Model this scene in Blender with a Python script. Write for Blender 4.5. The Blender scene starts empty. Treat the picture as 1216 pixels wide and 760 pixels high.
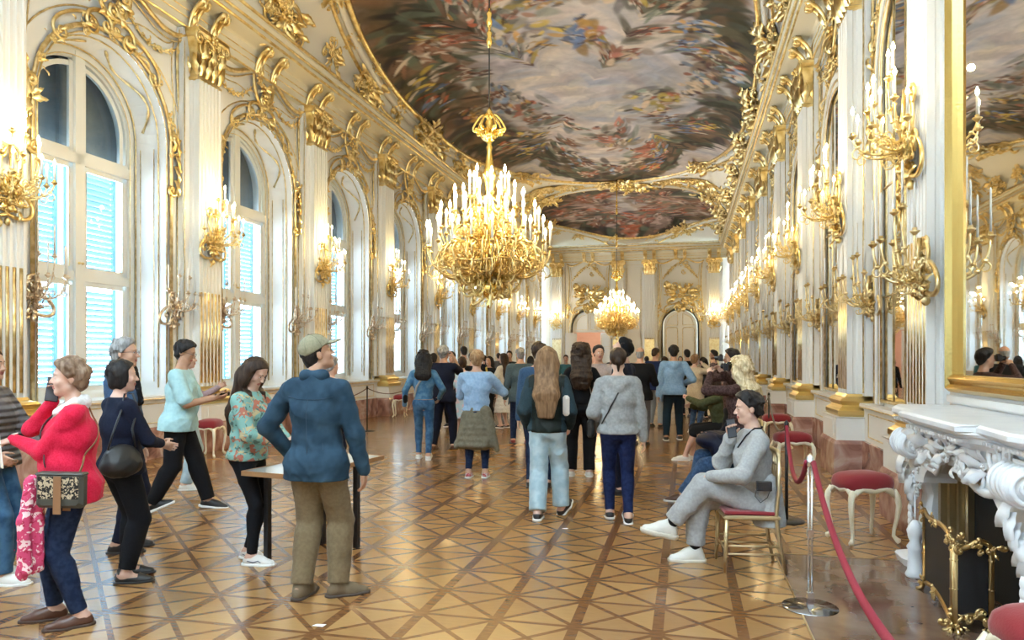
import bpy, math, random
import numpy as np
from mathutils import Vector, Matrix
random.seed(7); RNG = np.random.RandomState(11)
sin, cos, pi, sqrt = math.sin, math.cos, math.pi, math.sqrt
SC = bpy.context.scene; COL = SC.collection
# ---------------------------------------------------------------- camera frame (phone held at 1.6 m, level)
F_PX, U0, VH = 850.0, 608.0, 424.0
TH = math.atan((815 - 608) / F_PX); CT, ST = cos(TH), sin(TH)
CAMZ = 1.6
def rs(r, s): return (r * CT - s * ST, r * ST + s * CT)          # right / depth of the viewer -> hall x, y
# hall constants
CX = -2.94; HALF = 5.06; WALLX = 5.36; YE = 41.75; YB = -1.0; PITCH = 3.86
PIL = [3.08 + PITCH * k for k in range(10)]                        # pilaster y positions
BAY = [1.15 + PITCH * k for k in range(11)]                        # bay centres
ORD = ['first', 'second', 'third', 'fourth', 'fifth', 'sixth', 'seventh', 'eighth', 'ninth', 'tenth', 'eleventh', 'twelfth']

# ---------------------------------------------------------------- materials
MATS = {}
def mat(name, col, rough=.5, metal=0., bump=None, noise=None, spec=.5, coat=0., emit=None, alpha=None, trans=None, sheen=0.):
    if name in MATS: return MATS[name]
    m = bpy.data.materials.new(name); m.use_nodes = True; MATS[name] = m
    nt = m.node_tree; b = nt.nodes['Principled BSDF']
    b.inputs['Base Color'].default_value = (*col, 1); b.inputs['Roughness'].default_value = rough
    b.inputs['Metallic'].default_value = metal; b.inputs['Specular IOR Level'].default_value = spec
    if coat: b.inputs['Coat Weight'].default_value = coat; b.inputs['Coat Roughness'].default_value = .12
    if sheen: b.inputs['Sheen Weight'].default_value = sheen
    if trans: b.inputs['Transmission Weight'].default_value = trans; b.inputs['IOR'].default_value = 1.45
    if emit: b.inputs['Emission Color'].default_value = (*emit[0], 1); b.inputs['Emission Strength'].default_value = emit[1]
    tc = None
    def coords(sc):
        nonlocal tc
        if tc is None: tc = nt.nodes.new('ShaderNodeTexCoord')
        mp = nt.nodes.new('ShaderNodeMapping'); mp.inputs['Scale'].default_value = sc if isinstance(sc, tuple) else (sc,) * 3
        nt.links.new(tc.outputs['Object'], mp.inputs['Vector']); return mp
    if noise:                                                     # (scale, second colour, contrast lo, hi)
        mp = coords(noise[0]); n = nt.nodes.new('ShaderNodeTexNoise'); n.inputs['Scale'].default_value = 1
        n.inputs['Detail'].default_value = 5
        nt.links.new(mp.outputs[0], n.inputs['Vector'])
        r = nt.nodes.new('ShaderNodeValToRGB'); r.color_ramp.elements[0].position = noise[2]; r.color_ramp.elements[1].position = noise[3]
        r.color_ramp.elements[0].color = (*col, 1); r.color_ramp.elements[1].color = (*noise[1], 1)
        nt.links.new(n.outputs['Fac'], r.inputs['Fac']); nt.links.new(r.outputs[0], b.inputs['Base Color'])
    if bump:                                                      # (scale, strength)
        mp = coords(bump[0]); n = nt.nodes.new('ShaderNodeTexNoise'); n.inputs['Scale'].default_value = 1; n.inputs['Detail'].default_value = 4
        nt.links.new(mp.outputs[0], n.inputs['Vector'])
        bp = nt.nodes.new('ShaderNodeBump'); bp.inputs['Strength'].default_value = bump[1]; bp.inputs['Distance'].default_value = .02 if not isinstance(bump[0], tuple) and bump[0] < 14 else .004
        nt.links.new(n.outputs['Fac'], bp.inputs['Height']); nt.links.new(bp.outputs[0], b.inputs['Normal'])
    return m
WHITE = mat('white_lacquer', (.86, .87, .86), .38, bump=(2.5, .04))
WHITEC = mat('cream_lacquer', (.86, .84, .77), .42)
GOLD = mat('gilding', (.74, .53, .20), .30, 1., bump=(30., .35), noise=(6., (1., .84, .46), .35, .65))
GOLDD = mat('old_gilding', (.62, .46, .20), .36, 1., noise=(9., (.95, .80, .48), .35, .65), bump=(40., .3))
GOLDB = mat('bright_gilding', (1., .72, .22), .22, 1., bump=(40., .3))
SILVG = mat('worn_silver_gilding', (.62, .47, .32), .34, 1., noise=(14., (.86, .78, .66), .4, .6))
CANDLE = mat('candle_white', (.9, .88, .82), .5)
FLAME = mat('lit_bulb', (1, .9, .7), .4, emit=((1., .80, .45), 26.))
STEEL = mat('polished_steel', (.75, .75, .76), .16, 1.)
BLACKM = mat('black_metal', (.02, .02, .022), .35, .3)
MIRROR = mat('mirror_glass', (.93, .94, .93), .015, 1.)
RED = mat('crimson_damask', (.24, .006, .014), .75, bump=(120., .3), sheen=.3)
ROPE = mat('crimson_rope', (.26, .008, .035), .7, bump=(160., .6))
BLACKG = mat('black_fire_mesh', (.012, .013, .016), .5)
DARK = mat('soot_black', (.01, .01, .01), .9)
STATUARY = mat('white_statuary_marble', (.80, .83, .86), .3, noise=(5., (.66, .70, .76), .45, .8), bump=(9., .12))
def marble_red():
    m = mat('red_marble', (.32, .15, .12), .22); nt = m.node_tree; b = nt.nodes['Principled BSDF']
    tc = nt.nodes.new('ShaderNodeTexCoord'); n = nt.nodes.new('ShaderNodeTexNoise'); n.inputs['Scale'].default_value = 2.6; n.inputs['Detail'].default_value = 9
    n.inputs['Distortion'].default_value = 1.2
    nt.links.new(tc.outputs['Object'], n.inputs['Vector']); r = nt.nodes.new('ShaderNodeValToRGB'); e = r.color_ramp.elements
    e[0].position = .3; e[0].color = (.17, .085, .075, 1); e[1].position = .75; e[1].color = (.72, .60, .52, 1)
    k = e.new(.45); k.color = (.36, .19, .15, 1); k = e.new(.56); k.color = (.50, .30, .25, 1)
    nt.links.new(n.outputs['Fac'], r.inputs['Fac']); nt.links.new(r.outputs[0], b.inputs['Base Color']); return m
REDMARBLE = marble_red()

# ---------------------------------------------------------------- mesh builder
class MB:
    def __init__(s): s.v = []; s.f = []; s.m = []; s.sm = []; s.n = 0
    def add(s, verts, faces, mi=0, smooth=True):
        b = s.n; s.v.extend(tuple(map(float, p)) for p in verts); s.n += len(verts)
        for f in faces: s.f.append(tuple(i + b for i in f)); s.m.append(mi); s.sm.append(smooth)
        return s
    def box(s, lo, hi, mi=0, bev=0.0):
        x0, y0, z0 = lo; x1, y1, z1 = hi
        if bev <= 0:
            v = [(x0,y0,z0),(x1,y0,z0),(x1,y1,z0),(x0,y1,z0),(x0,y0,z1),(x1,y0,z1),(x1,y1,z1),(x0,y1,z1)]
            return s.add(v, [(0,3,2,1),(4,5,6,7),(0,1,5,4),(1,2,6,5),(2,3,7,6),(3,0,4,7)], mi, False)
        pr = [(x0+bev,y0),(x1-bev,y0),(x1,y0+bev),(x1,y1-bev),(x1-bev,y1),(x0+bev,y1),(x0,y1-bev),(x0,y0+bev)]
        cx, cy = (x0+x1)/2, (y0+y1)/2
        def ring(z, e): return [(px + (e if px < cx else -e), py + (e if py < cy else -e), z) for px, py in pr]
        R = [ring(z0, bev), ring(z0+bev, 0), ring(z1-bev, 0), ring(z1, bev)]
        v = sum(R, []); f = [tuple(range(7, -1, -1)), tuple(range(24, 32))]
        for k in range(3):
            for i in range(8): j = (i+1) % 8; f.append((k*8+i, k*8+j, k*8+8+j, k*8+8+i))
        return s.add(v, f, mi, False)
    def tube(s, pts, r, seg=6, mi=0, closed=False, flat=1.0, cap=True, smooth=True):
        P = [Vector(p) for p in pts]; n = len(P)
        if n < 2: return s
        R = r if isinstance(r, (list, tuple)) else [r] * n
        verts = []; up = None
        for i in range(n):
            a = P[(i-1) % n] if (closed or i > 0) else P[i]; b = P[(i+1) % n] if (closed or i < n-1) else P[i]
            t = (b - a); t = t.normalized() if t.length > 1e-9 else Vector((0, 0, 1))
            if up is None: up = Vector((0, 1, 0)) if abs(t.y) < .9 else Vector((1, 0, 0))
            up = (up - t * up.dot(t)); up = up.normalized() if up.length > 1e-6 else t.orthogonal().normalized()
            sd = t.cross(up)
            for k in range(seg):
                an = 2*pi*k/seg; verts.append(P[i] + (sd*cos(an) + up*sin(an)*flat) * R[i])
        f = []
        for i in range(n if closed else n-1):
            j = (i+1) % n
            for k in range(seg): l = (k+1) % seg; f.append((i*seg+k, i*seg+l, j*seg+l, j*seg+k))
        if cap and not closed: f.append(tuple(range(seg-1, -1, -1))); f.append(tuple((n-1)*seg+k for k in range(seg)))
        return s.add(verts, f, mi, smooth)
    def lathe(s, prof, seg=16, c=(0, 0, 0), mi=0, lobes=0, lamp=0.):
        v = []; f = []
        for i, (r, z) in enumerate(prof):
            for k in range(seg):
                a = 2*pi*k/seg; rr = r * (1 + (lamp*cos(lobes*a) if lobes else 0)); v.append((c[0]+rr*cos(a), c[1]+rr*sin(a), c[2]+z))
        for i in range(len(prof)-1):
            for k in range(seg): l = (k+1) % seg; f.append((i*seg+k, i*seg+l, (i+1)*seg+l, (i+1)*seg+k))
        f.append(tuple(range(seg-1, -1, -1))); f.append(tuple((len(prof)-1)*seg+k for k in range(seg)))
        return s.add(v, f, mi)
    def ell(s, c, r, seg=8, rings=6, mi=0):
        v = []; f = []
        for i in range(1, rings):
            th = pi*i/rings
            for k in range(seg): a = 2*pi*k/seg; v.append((c[0]+r[0]*sin(th)*cos(a), c[1]+r[1]*sin(th)*sin(a), c[2]+r[2]*cos(th)))
        t = len(v); v.append((c[0], c[1], c[2]+r[2])); v.append((c[0], c[1], c[2]-r[2]))
        for i in range(rings-2):
            for k in range(seg): l = (k+1) % seg; f.append((i*seg+k, (i+1)*seg+k, (i+1)*seg+l, i*seg+l))
        for k in range(seg): l = (k+1) % seg; f.append((t, k, l)); f.append((t+1, (rings-2)*seg+l, (rings-2)*seg+k))
        return s.add(v, f, mi)
    def prism(s, outl, y0, y1, mi=0, smooth=False):                # outline in (x,z), extruded along y
        n = len(outl); v = [(x, y0, z) for x, z in outl] + [(x, y1, z) for x, z in outl]
        f = [tuple(range(n)), tuple(range(2*n-1, n-1, -1))] + [(i, n+i, n+(i+1) % n, (i+1) % n) for i in range(n)]
        return s.add(v, f, mi, smooth)
    def loft(s, rings, mi=0, closed=True, smooth=True, cap=False):
        m = len(rings[0]); v = sum([list(r) for r in rings], []); f = []
        for i in range(len(rings)-1):
            for k in range(m if closed else m-1): l = (k+1) % m; f.append((i*m+k, i*m+l, (i+1)*m+l, (i+1)*m+k))
        if cap: f.append(tuple(range(m-1, -1, -1))); f.append(tuple((len(rings)-1)*m+k for k in range(m)))
        return s.add(v, f, mi, smooth)
    def grid(s, P, nu, nv, mi=0, smooth=True):                     # P(i,j) -> point
        v = [P(i, j) for i in range(nu+1) for j in range(nv+1)]; f = []
        for i in range(nu):
            for j in range(nv): a = i*(nv+1)+j; f.append((a, a+1, a+nv+2, a+nv+1))
        return s.add(v, f, mi, smooth)
    def join(s, o, M=None, mi=None):
        vs = [tuple(M @ Vector(p)) for p in o.v] if M is not None else list(o.v)
        b = s.n; s.v.extend(vs); s.n += len(vs)
        for f, m, q in zip(o.f, o.m, o.sm): s.f.append(tuple(i+b for i in f)); s.m.append(m if mi is None else mi); s.sm.append(q)
        return s
    def mesh(s, name, mats):
        me = bpy.data.meshes.new(name); me.from_pydata(s.v, [], s.f)
        for m in (mats if isinstance(mats, (list, tuple)) else [mats]): me.materials.append(m)
        me.polygons.foreach_set('material_index', s.m); me.polygons.foreach_set('use_smooth', s.sm); me.update(); return me
    def build(s, name, mats, parent=None, **k): return link(name, s.mesh(name, mats), parent, **k)
def link(name, data, parent=None, label=None, kind=None):
    o = bpy.data.objects.new(name, data); COL.objects.link(o)
    if parent is not None: o.parent = parent
    if label: o['label'] = label
    if kind: o['kind'] = kind
    return o
def tag(o, label, cat, group=None, kind=None):
    o['label'] = label; o['category'] = cat
    if group: o['group'] = group
    if kind: o['kind'] = kind
    return o
def empty(name, loc=(0, 0, 0), rz=0): o = link(name, None); o.location = loc; o.rotation_euler = (0, 0, rz); return o
def struct(name, mb, mats): o = mb.build(name, mats); o['kind'] = 'structure'; return o
KIDS = {}
def kids(o): return [c for c in bpy.data.objects if c.parent is o]
def snap(o):                                                       # remember a thing's tree once so that copying stays quick
    KIDS[o.name] = [(c, [g for g in bpy.data.objects if g.parent is c]) for c in kids(o)]; return o
def dup(o, loc=None, rz=None, label=None, group=None, scale=None):
    r = o.copy(); COL.objects.link(r)
    if loc is not None: r.location = loc
    if rz is not None: r.rotation_euler = (0, 0, rz)
    if scale is not None: r.scale = scale
    if label: r['label'] = label
    if group: r['group'] = group
    for c, gs in KIDS[o.name]:
        d = c.copy(); COL.objects.link(d); d.parent = r
        for g in gs: e = g.copy(); COL.objects.link(e); e.parent = d
    return r
RL, RR = pi/2, -pi/2                                               # local -y faces the room
# ---------------------------------------------------------------- rococo drawing kit, in a wall plane: x along, z up, -y out
def spiral(c, r0, a0, turns, n=18, grow=.12):
    out = []
    for i in range(n+1):
        t = i/n; r = r0*(1-t) + r0*grow*t; a = a0 + turns*2*pi*t
        out.append((c[0] + r*cos(a), c[1] + r*sin(a)))
    return out
def bez(p0, p1, p2, p3, n=10):
    return [tuple((1-t)**3*a + 3*t*(1-t)**2*b + 3*t*t*(1-t)*c + t**3*d for a, b, c, d in zip(p0, p1, p2, p3)) for t in [i/n for i in range(n+1)]]
def cscroll(mb, p0, p1, bulge, r, mi=0, y=-.02, curl=.22, seg=5, flat=.8):
    (x0, z0), (x1, z1) = p0, p1; dx, dz = x1-x0, z1-z0; L = sqrt(dx*dx+dz*dz); nx, nz = -dz/L*bulge, dx/L*bulge
    mid = bez(p0, (x0+nx+dx*.1, z0+nz+dz*.1), (x1+nx-dx*.1, z1+nz-dz*.1), p1, 12)
    sg = 1 if bulge > 0 else -1
    def curlpts(p, q, s):                                          # spiral that leaves p away from q
        tx, tz = p[0]-q[0], p[1]-q[1]; l = sqrt(tx*tx+tz*tz) or 1; tx, tz = tx/l, tz/l; R = curl*L
        cx, cz = p[0] + tz*R*s, p[1] - tx*R*s; a0 = math.atan2(p[1]-cz, p[0]-cx)
        return spiral((cx, cz), R, a0, -1.15*s, 14, .2)
    e1 = curlpts(p1, mid[-2], sg); e0 = curlpts(p0, mid[1], -sg)
    path = e0[::-1][:-1] + mid + e1[1:]; n = len(path)
    mb.tube([(x, y, z) for x, z in path], [r*(.45 + .75*sin(pi*i/(n-1))**.7) for i in range(n)], seg, mi, flat=flat)
    mb.ell((path[0][0], y-.005, path[0][1]), (r*1.2,)*3, 6, 4, mi); mb.ell((path[-1][0], y-.005, path[-1][1]), (r*1.2,)*3, 6, 4, mi)
def leaf(mb, p, ang, L, W, mi=0, y=-.01, lift=.5, n=5):
    v = []; f = []
    for i in range(n+1):
        t = i/n; w = W*sin(pi*min(1, t*.85+.12))*(1 + .25*(-1)**i)*(1-t*.3); x = p[0]+cos(ang)*L*t; z = p[1]+sin(ang)*L*t; h = y - L*lift*sin(t*pi*.75)
        ox, oz = -sin(ang)*w, cos(ang)*w
        v += [(x-ox, h+W*.5, z-oz), (x, h-W*.25, z), (x+ox, h+W*.5, z+oz)]
    for i in range(n): a = i*3; f += [(a, a+1, a+4, a+3), (a+1, a+2, a+5, a+4)]
    mb.add(v, f, mi)
def flower(mb, p, r, mi=0, y=-.03):
    mb.ell((p[0], y-r*.4, p[1]), (r*.4, r*.4, r*.4), 6, 4, mi)
    for k in range(5): a = 2*pi*k/5+.3; mb.ell((p[0]+cos(a)*r*.6, y, p[1]+sin(a)*r*.6), (r*.42, r*.3, r*.42), 6, 4, mi)
def garland(mb, p0, p1, sag, r, n=9, mi=0, y=-.04):
    for i in range(n+1):
        t = i/n; x = p0[0]+(p1[0]-p0[0])*t; z = p0[1]+(p1[1]-p0[1])*t - sag*4*t*(1-t); k = r*(.75+.5*sin(pi*t))
        flower(mb, (x, z), k*random.uniform(.8, 1.1), mi, y)
        for q in range(2): leaf(mb, (x, z), random.uniform(0, 2*pi), k*1.7, k*.4, mi, y)
    mb.tube([(p0[0]+(p1[0]-p0[0])*t, y+.01, p0[1]+(p1[1]-p0[1])*t - sag*4*t*(1-t)) for t in [i/16 for i in range(17)]], r*.3, 5, mi)
def cluster(mb, c, w, h, n=14, mi=0, y=-.03, r=.02):               # a lively knot of scrolls, leaves and buds
    for k in range(n):
        x = c[0] + random.gauss(0, .33)*w; z = c[1] + random.gauss(0, .33)*h; a = math.atan2(z-c[1], x-c[0]) + random.uniform(-.6, .6); L = (w+h)*random.uniform(.14, .3)
        if k % 3 == 0: cscroll(mb, (x, z), (x+cos(a)*L, z+sin(a)*L), L*.5*random.choice((-1, 1)), r, mi, y, .25, 4)
        else: leaf(mb, (x, z), a, L, L*.25, mi, y, .45)
    flower(mb, c, min(w, h)*.22, mi, y-.02)
def line(mb, pts, r, mi=0, y=-.01, seg=5, closed=False): mb.tube([(x, y, z) for x, z in pts], r, seg, mi, closed=closed, flat=.7)
def arch(cx, cz, R, z0, n=20, a0=0, a1=pi):                        # from bottom right up, over and down
    return [(cx+R, z0)] + [(cx+R*cos(a0+(a1-a0)*i/n), cz+R*sin(a0+(a1-a0)*i/n)) for i in range(n+1)] + [(cx-R, z0)]
WORLD_E, LAMP_E, EXPO = 9., 12., 1.45
# ================================================================ the room
def LM(side, y):                                                   # wall-local -> world matrix
    if side == 'L': return Matrix.Translation((CX-WALLX, y, 0)) @ Matrix.Rotation(RL, 4, 'Z')
    if side == 'R': return Matrix.Translation((CX+WALLX, y, 0)) @ Matrix.Rotation(RR, 4, 'Z')
    return Matrix.Translation((y, YE, 0))
def put(o, side, y, dx=0, z=0):                                    # place a wall thing at bay/pilaster position y, dx along the wall
    if side == 'L': o.location = (CX-WALLX, y+dx, z); o.rotation_euler = (0, 0, RL)
    elif side == 'R': o.location = (CX+WALLX, y-dx, z); o.rotation_euler = (0, 0, RR)
    else: o.location = (y+dx, YE, z); o.rotation_euler = (0, 0, 0)
    return o
SILL, AZ, AR, WR, WD = .98, 5.1, 1.2, 1.1, .6
def wall_bay(opening=True, hw=PITCH/2, top=8.3, R=AR, sill=SILL, az=AZ):
    mb = MB()
    if not opening: return mb.add([(-hw, 0, 0), (hw, 0, 0), (hw, 0, top), (-hw, 0, top)], [(0, 1, 2, 3)], 0, False)
    mb.add([(-hw, 0, 0), (hw, 0, 0), (hw, 0, sill), (-hw, 0, sill)], [(0, 1, 2, 3)], 0, False)
    for s in (-1, 1): mb.add([(s*R, 0, sill), (s*hw, 0, sill), (s*hw, 0, az), (s*R, 0, az)], [(0, 1, 2, 3)], 0, False)
    ca = math.atan2(top-az, hw); A = sorted([pi*i/28 for i in range(29)] + [ca, pi-ca]); I = []; O = []
    for a in A:
        c, d = cos(a), sin(a); t = min(hw/abs(c) if abs(c) > 1e-6 else 1e9, (top-az)/d if d > 1e-6 else 1e9)
        I.append((R*c, 0, az+R*d)); O.append((c*t, 0, az+d*t))
    for i in range(len(A)-1): mb.add([I[i], O[i], O[i+1], I[i+1]], [(0, 1, 2, 3)], 0, False)
    return mb
def outline(R, z0, az, n=24): return [(R, z0)] + [(R*cos(pi*i/n), az+R*sin(pi*i/n)) for i in range(n+1)] + [(-R, z0)]
def reveal(mb, R0, R1, y0, y1, z0=SILL, az=AZ):
    a = outline(R0, z0, az); b = outline(R1, z0, az)
    mb.loft([[(x, y0, z) for x, z in a], [(x, y1, z) for x, z in b]], closed=True, smooth=False)
wl = MB(); wr = MB(); rv = MB()
bayL = wall_bay(); reveal(bayL, AR, WR, 0, WD); bayR = wall_bay(False)
for y in BAY: wl.join(bayL, LM('L', y)); wr.join(bayR, LM('R', y))
struct('wall_left', wl, WHITE); struct('wall_right', wr, WHITE)
# end wall with two arched doorways; only the left one stands open
DX, DR, DZ = 2.6, .95, 3.35
we = MB(); doorbay = wall_bay(True, 1.5, 8.3, DR, .0, DZ)
for s in (-1, 1): we.join(doorbay, Matrix.Translation((CX+s*DX, YE, 0)))
for a, b in ((-WALLX, -DX-1.5), (-DX+1.5, DX-1.5), (DX+1.5, WALLX)):
    we.add([(CX+a, YE, 0), (CX+b, YE, 0), (CX+b, YE, 8.3), (CX+a, YE, 8.3)], [(0, 1, 2, 3)], 0, False)
struct('wall_end', we, WHITEC)
wb = MB(); wb.add([(CX-WALLX, YB, 0), (CX+WALLX, YB, 0), (CX+WALLX, YB, 8.6), (CX-WALLX, YB, 8.6)], [(0, 1, 2, 3)], 0, False); struct('wall_back', wb, WHITEC)

# ---------------------------------------------------------------- parquet
def parquet():
    m = bpy.data.materials.new('oak_star_parquet'); m.use_nodes = True; nt = m.node_tree; b = nt.nodes['Principled BSDF']; L = nt.links.new
    tc = nt.nodes.new('ShaderNodeTexCoord'); sep = nt.nodes.new('ShaderNodeSeparateXYZ'); L(tc.outputs['Object'], sep.inputs[0])
    def M(op, a, c=None, d=None):
        n = nt.nodes.new('ShaderNodeMath'); n.operation = op
        for i, v in enumerate((a, c, d)):
            if v is None: continue
            if isinstance(v, (int, float)): n.inputs[i].default_value = v
            else: L(v, n.inputs[i])
        return n.outputs[0]
    AX, AY = .482, .457
    u = M('DIVIDE', M('ADD', sep.outputs[0], .645), AX); v = M('DIVIDE', M('SUBTRACT', sep.outputs[1], 4.67), AY)
    fu, fv = M('FRACT', u), M('FRACT', v)
    du = M('SUBTRACT', .5, M('ABSOLUTE', M('SUBTRACT', fu, .5)))   # distance to the nearest bar, in tiles
    dv = M('SUBTRACT', .5, M('ABSOLUTE', M('SUBTRACT', fv, .5)))
    dd = M('MULTIPLY', M('ABSOLUTE', M('SUBTRACT', fu, fv)), .707); de = M('MULTIPLY', M('ABSOLUTE', M('SUBTRACT', M('ADD', fu, fv), 1)), .707)
    lu = M('LESS_THAN', du, .068); lv = M('LESS_THAN', dv, .036); ld = M('LESS_THAN', M('MINIMUM', dd, de), .035)
    # star rays: thin wedges halfway between bar and diagonal in every other tile
    bars = M('MAXIMUM', M('MAXIMUM', lu, lv), ld)
    def wh(a):
        w = nt.nodes.new('ShaderNodeTexWhiteNoise'); w.noise_dimensions = '3D'; c = nt.nodes.new('ShaderNodeCombineXYZ')
        for i, k in enumerate(a): L(k, c.inputs[i])
        L(c.outputs[0], w.inputs['Vector']); return w.outputs['Value']
    tri = M('ADD', M('GREATER_THAN', fu, fv), M('MULTIPLY', M('GREATER_THAN', M('ADD', fu, fv), 1), 2))
    rnd = wh((M('FLOOR', u), M('FLOOR', v), tri))
    mp = nt.nodes.new('ShaderNodeMapping'); L(tc.outputs['Object'], mp.inputs[0]); mp.inputs['Scale'].default_value = (9, 60, 1)
    ns = nt.nodes.new('ShaderNodeTexNoise'); ns.inputs['Scale'].default_value = 1; ns.inputs['Detail'].default_value = 4; L(mp.outputs[0], ns.inputs['Vector'])
    n2 = nt.nodes.new('ShaderNodeTexNoise'); n2.inputs['Scale'].default_value = .9; L(tc.outputs['Object'], n2.inputs['Vector'])
    f = M('ADD', M('MULTIPLY', rnd, .55), M('MULTIPLY', ns.outputs['Fac'], .45))
    r1 = nt.nodes.new('ShaderNodeValToRGB'); r1.color_ramp.elements[0].color = (.27, .137, .05, 1); r1.color_ramp.elements[1].color = (.46, .27, .105, 1); L(f, r1.inputs[0])
    r2 = nt.nodes.new('ShaderNodeValToRGB'); r2.color_ramp.elements[0].color = (.12, .048, .016, 1); r2.color_ramp.elements[1].color = (.24, .105, .036, 1); L(ns.outputs['Fac'], r2.inputs[0])
    r2.color_ramp.elements[0].position = .3; r2.color_ramp.elements[1].position = .7
    mx = nt.nodes.new('ShaderNodeMix'); mx.data_type = 'RGBA'; L(bars, mx.inputs['Factor']); L(r1.outputs[0], mx.inputs['A']); L(r2.outputs[0], mx.inputs['B'])
    L(mx.outputs['Result'], b.inputs['Base Color'])
    rr = nt.nodes.new('ShaderNodeMapRange'); L(n2.outputs['Fac'], rr.inputs[0]); rr.inputs[3].default_value = .17; rr.inputs[4].default_value = .30; L(rr.outputs[0], b.inputs['Roughness'])
    bp = nt.nodes.new('ShaderNodeBump'); bp.inputs['Strength'].default_value = .12; bp.inputs['Distance'].default_value = .003; L(M('ADD', ns.outputs['Fac'], M('MULTIPLY', bars, .5)), bp.inputs['Height']); L(bp.outputs[0], b.inputs['Normal'])
    b.inputs['Specular IOR Level'].default_value = .55; b.inputs['Coat Weight'].default_value = .12; b.inputs['Coat Roughness'].default_value = .16
    return m
fl = MB(); fl.box((CX-WALLX-1.2, YB-.3, -.1), (CX+WALLX+.6, YE+6, 0)); struct('floor', fl, parquet())

# ---------------------------------------------------------------- vaulted ceiling, frescoes and their frames
HX, YM, HY = 4.92, 20.95, 20.45
def ceil_z(x, y):
    a = min(1., abs(x-CX)/HX); e = max(0., min(1., (abs(y-YM)-12.)/(HY-12.)))
    return 7.98 + 1.38*(1-a**5)**.5*(1-e**4.)**.5
cm = MB(); nx, ny = 56, 150
def cp(i, j): t = -1+2*i/nx; q = -1+2*j/ny; x = CX+HX*sin(t*pi/2)**1*1.0; y = YM+HY*sin(q*pi/2); return (x, y, ceil_z(x, y))
cm.grid(cp, nx, ny); struct('ceiling', cm, mat('ceiling_stucco', (.84, .83, .78), .6))
def fresco_outline(cy, a, b, n=2.5, N=140, wob=0.):
    out = []
    for i in range(N):
        t = 2*pi*i/N; c, s = cos(t), sin(t); k = 1 + wob*cos(4*t) + wob*.5*cos(8*t)
        out.append((CX+a*k*math.copysign(abs(c)**(2/n), c), cy+b*k*math.copysign(abs(s)**(2/n), s)))
    return out
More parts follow.
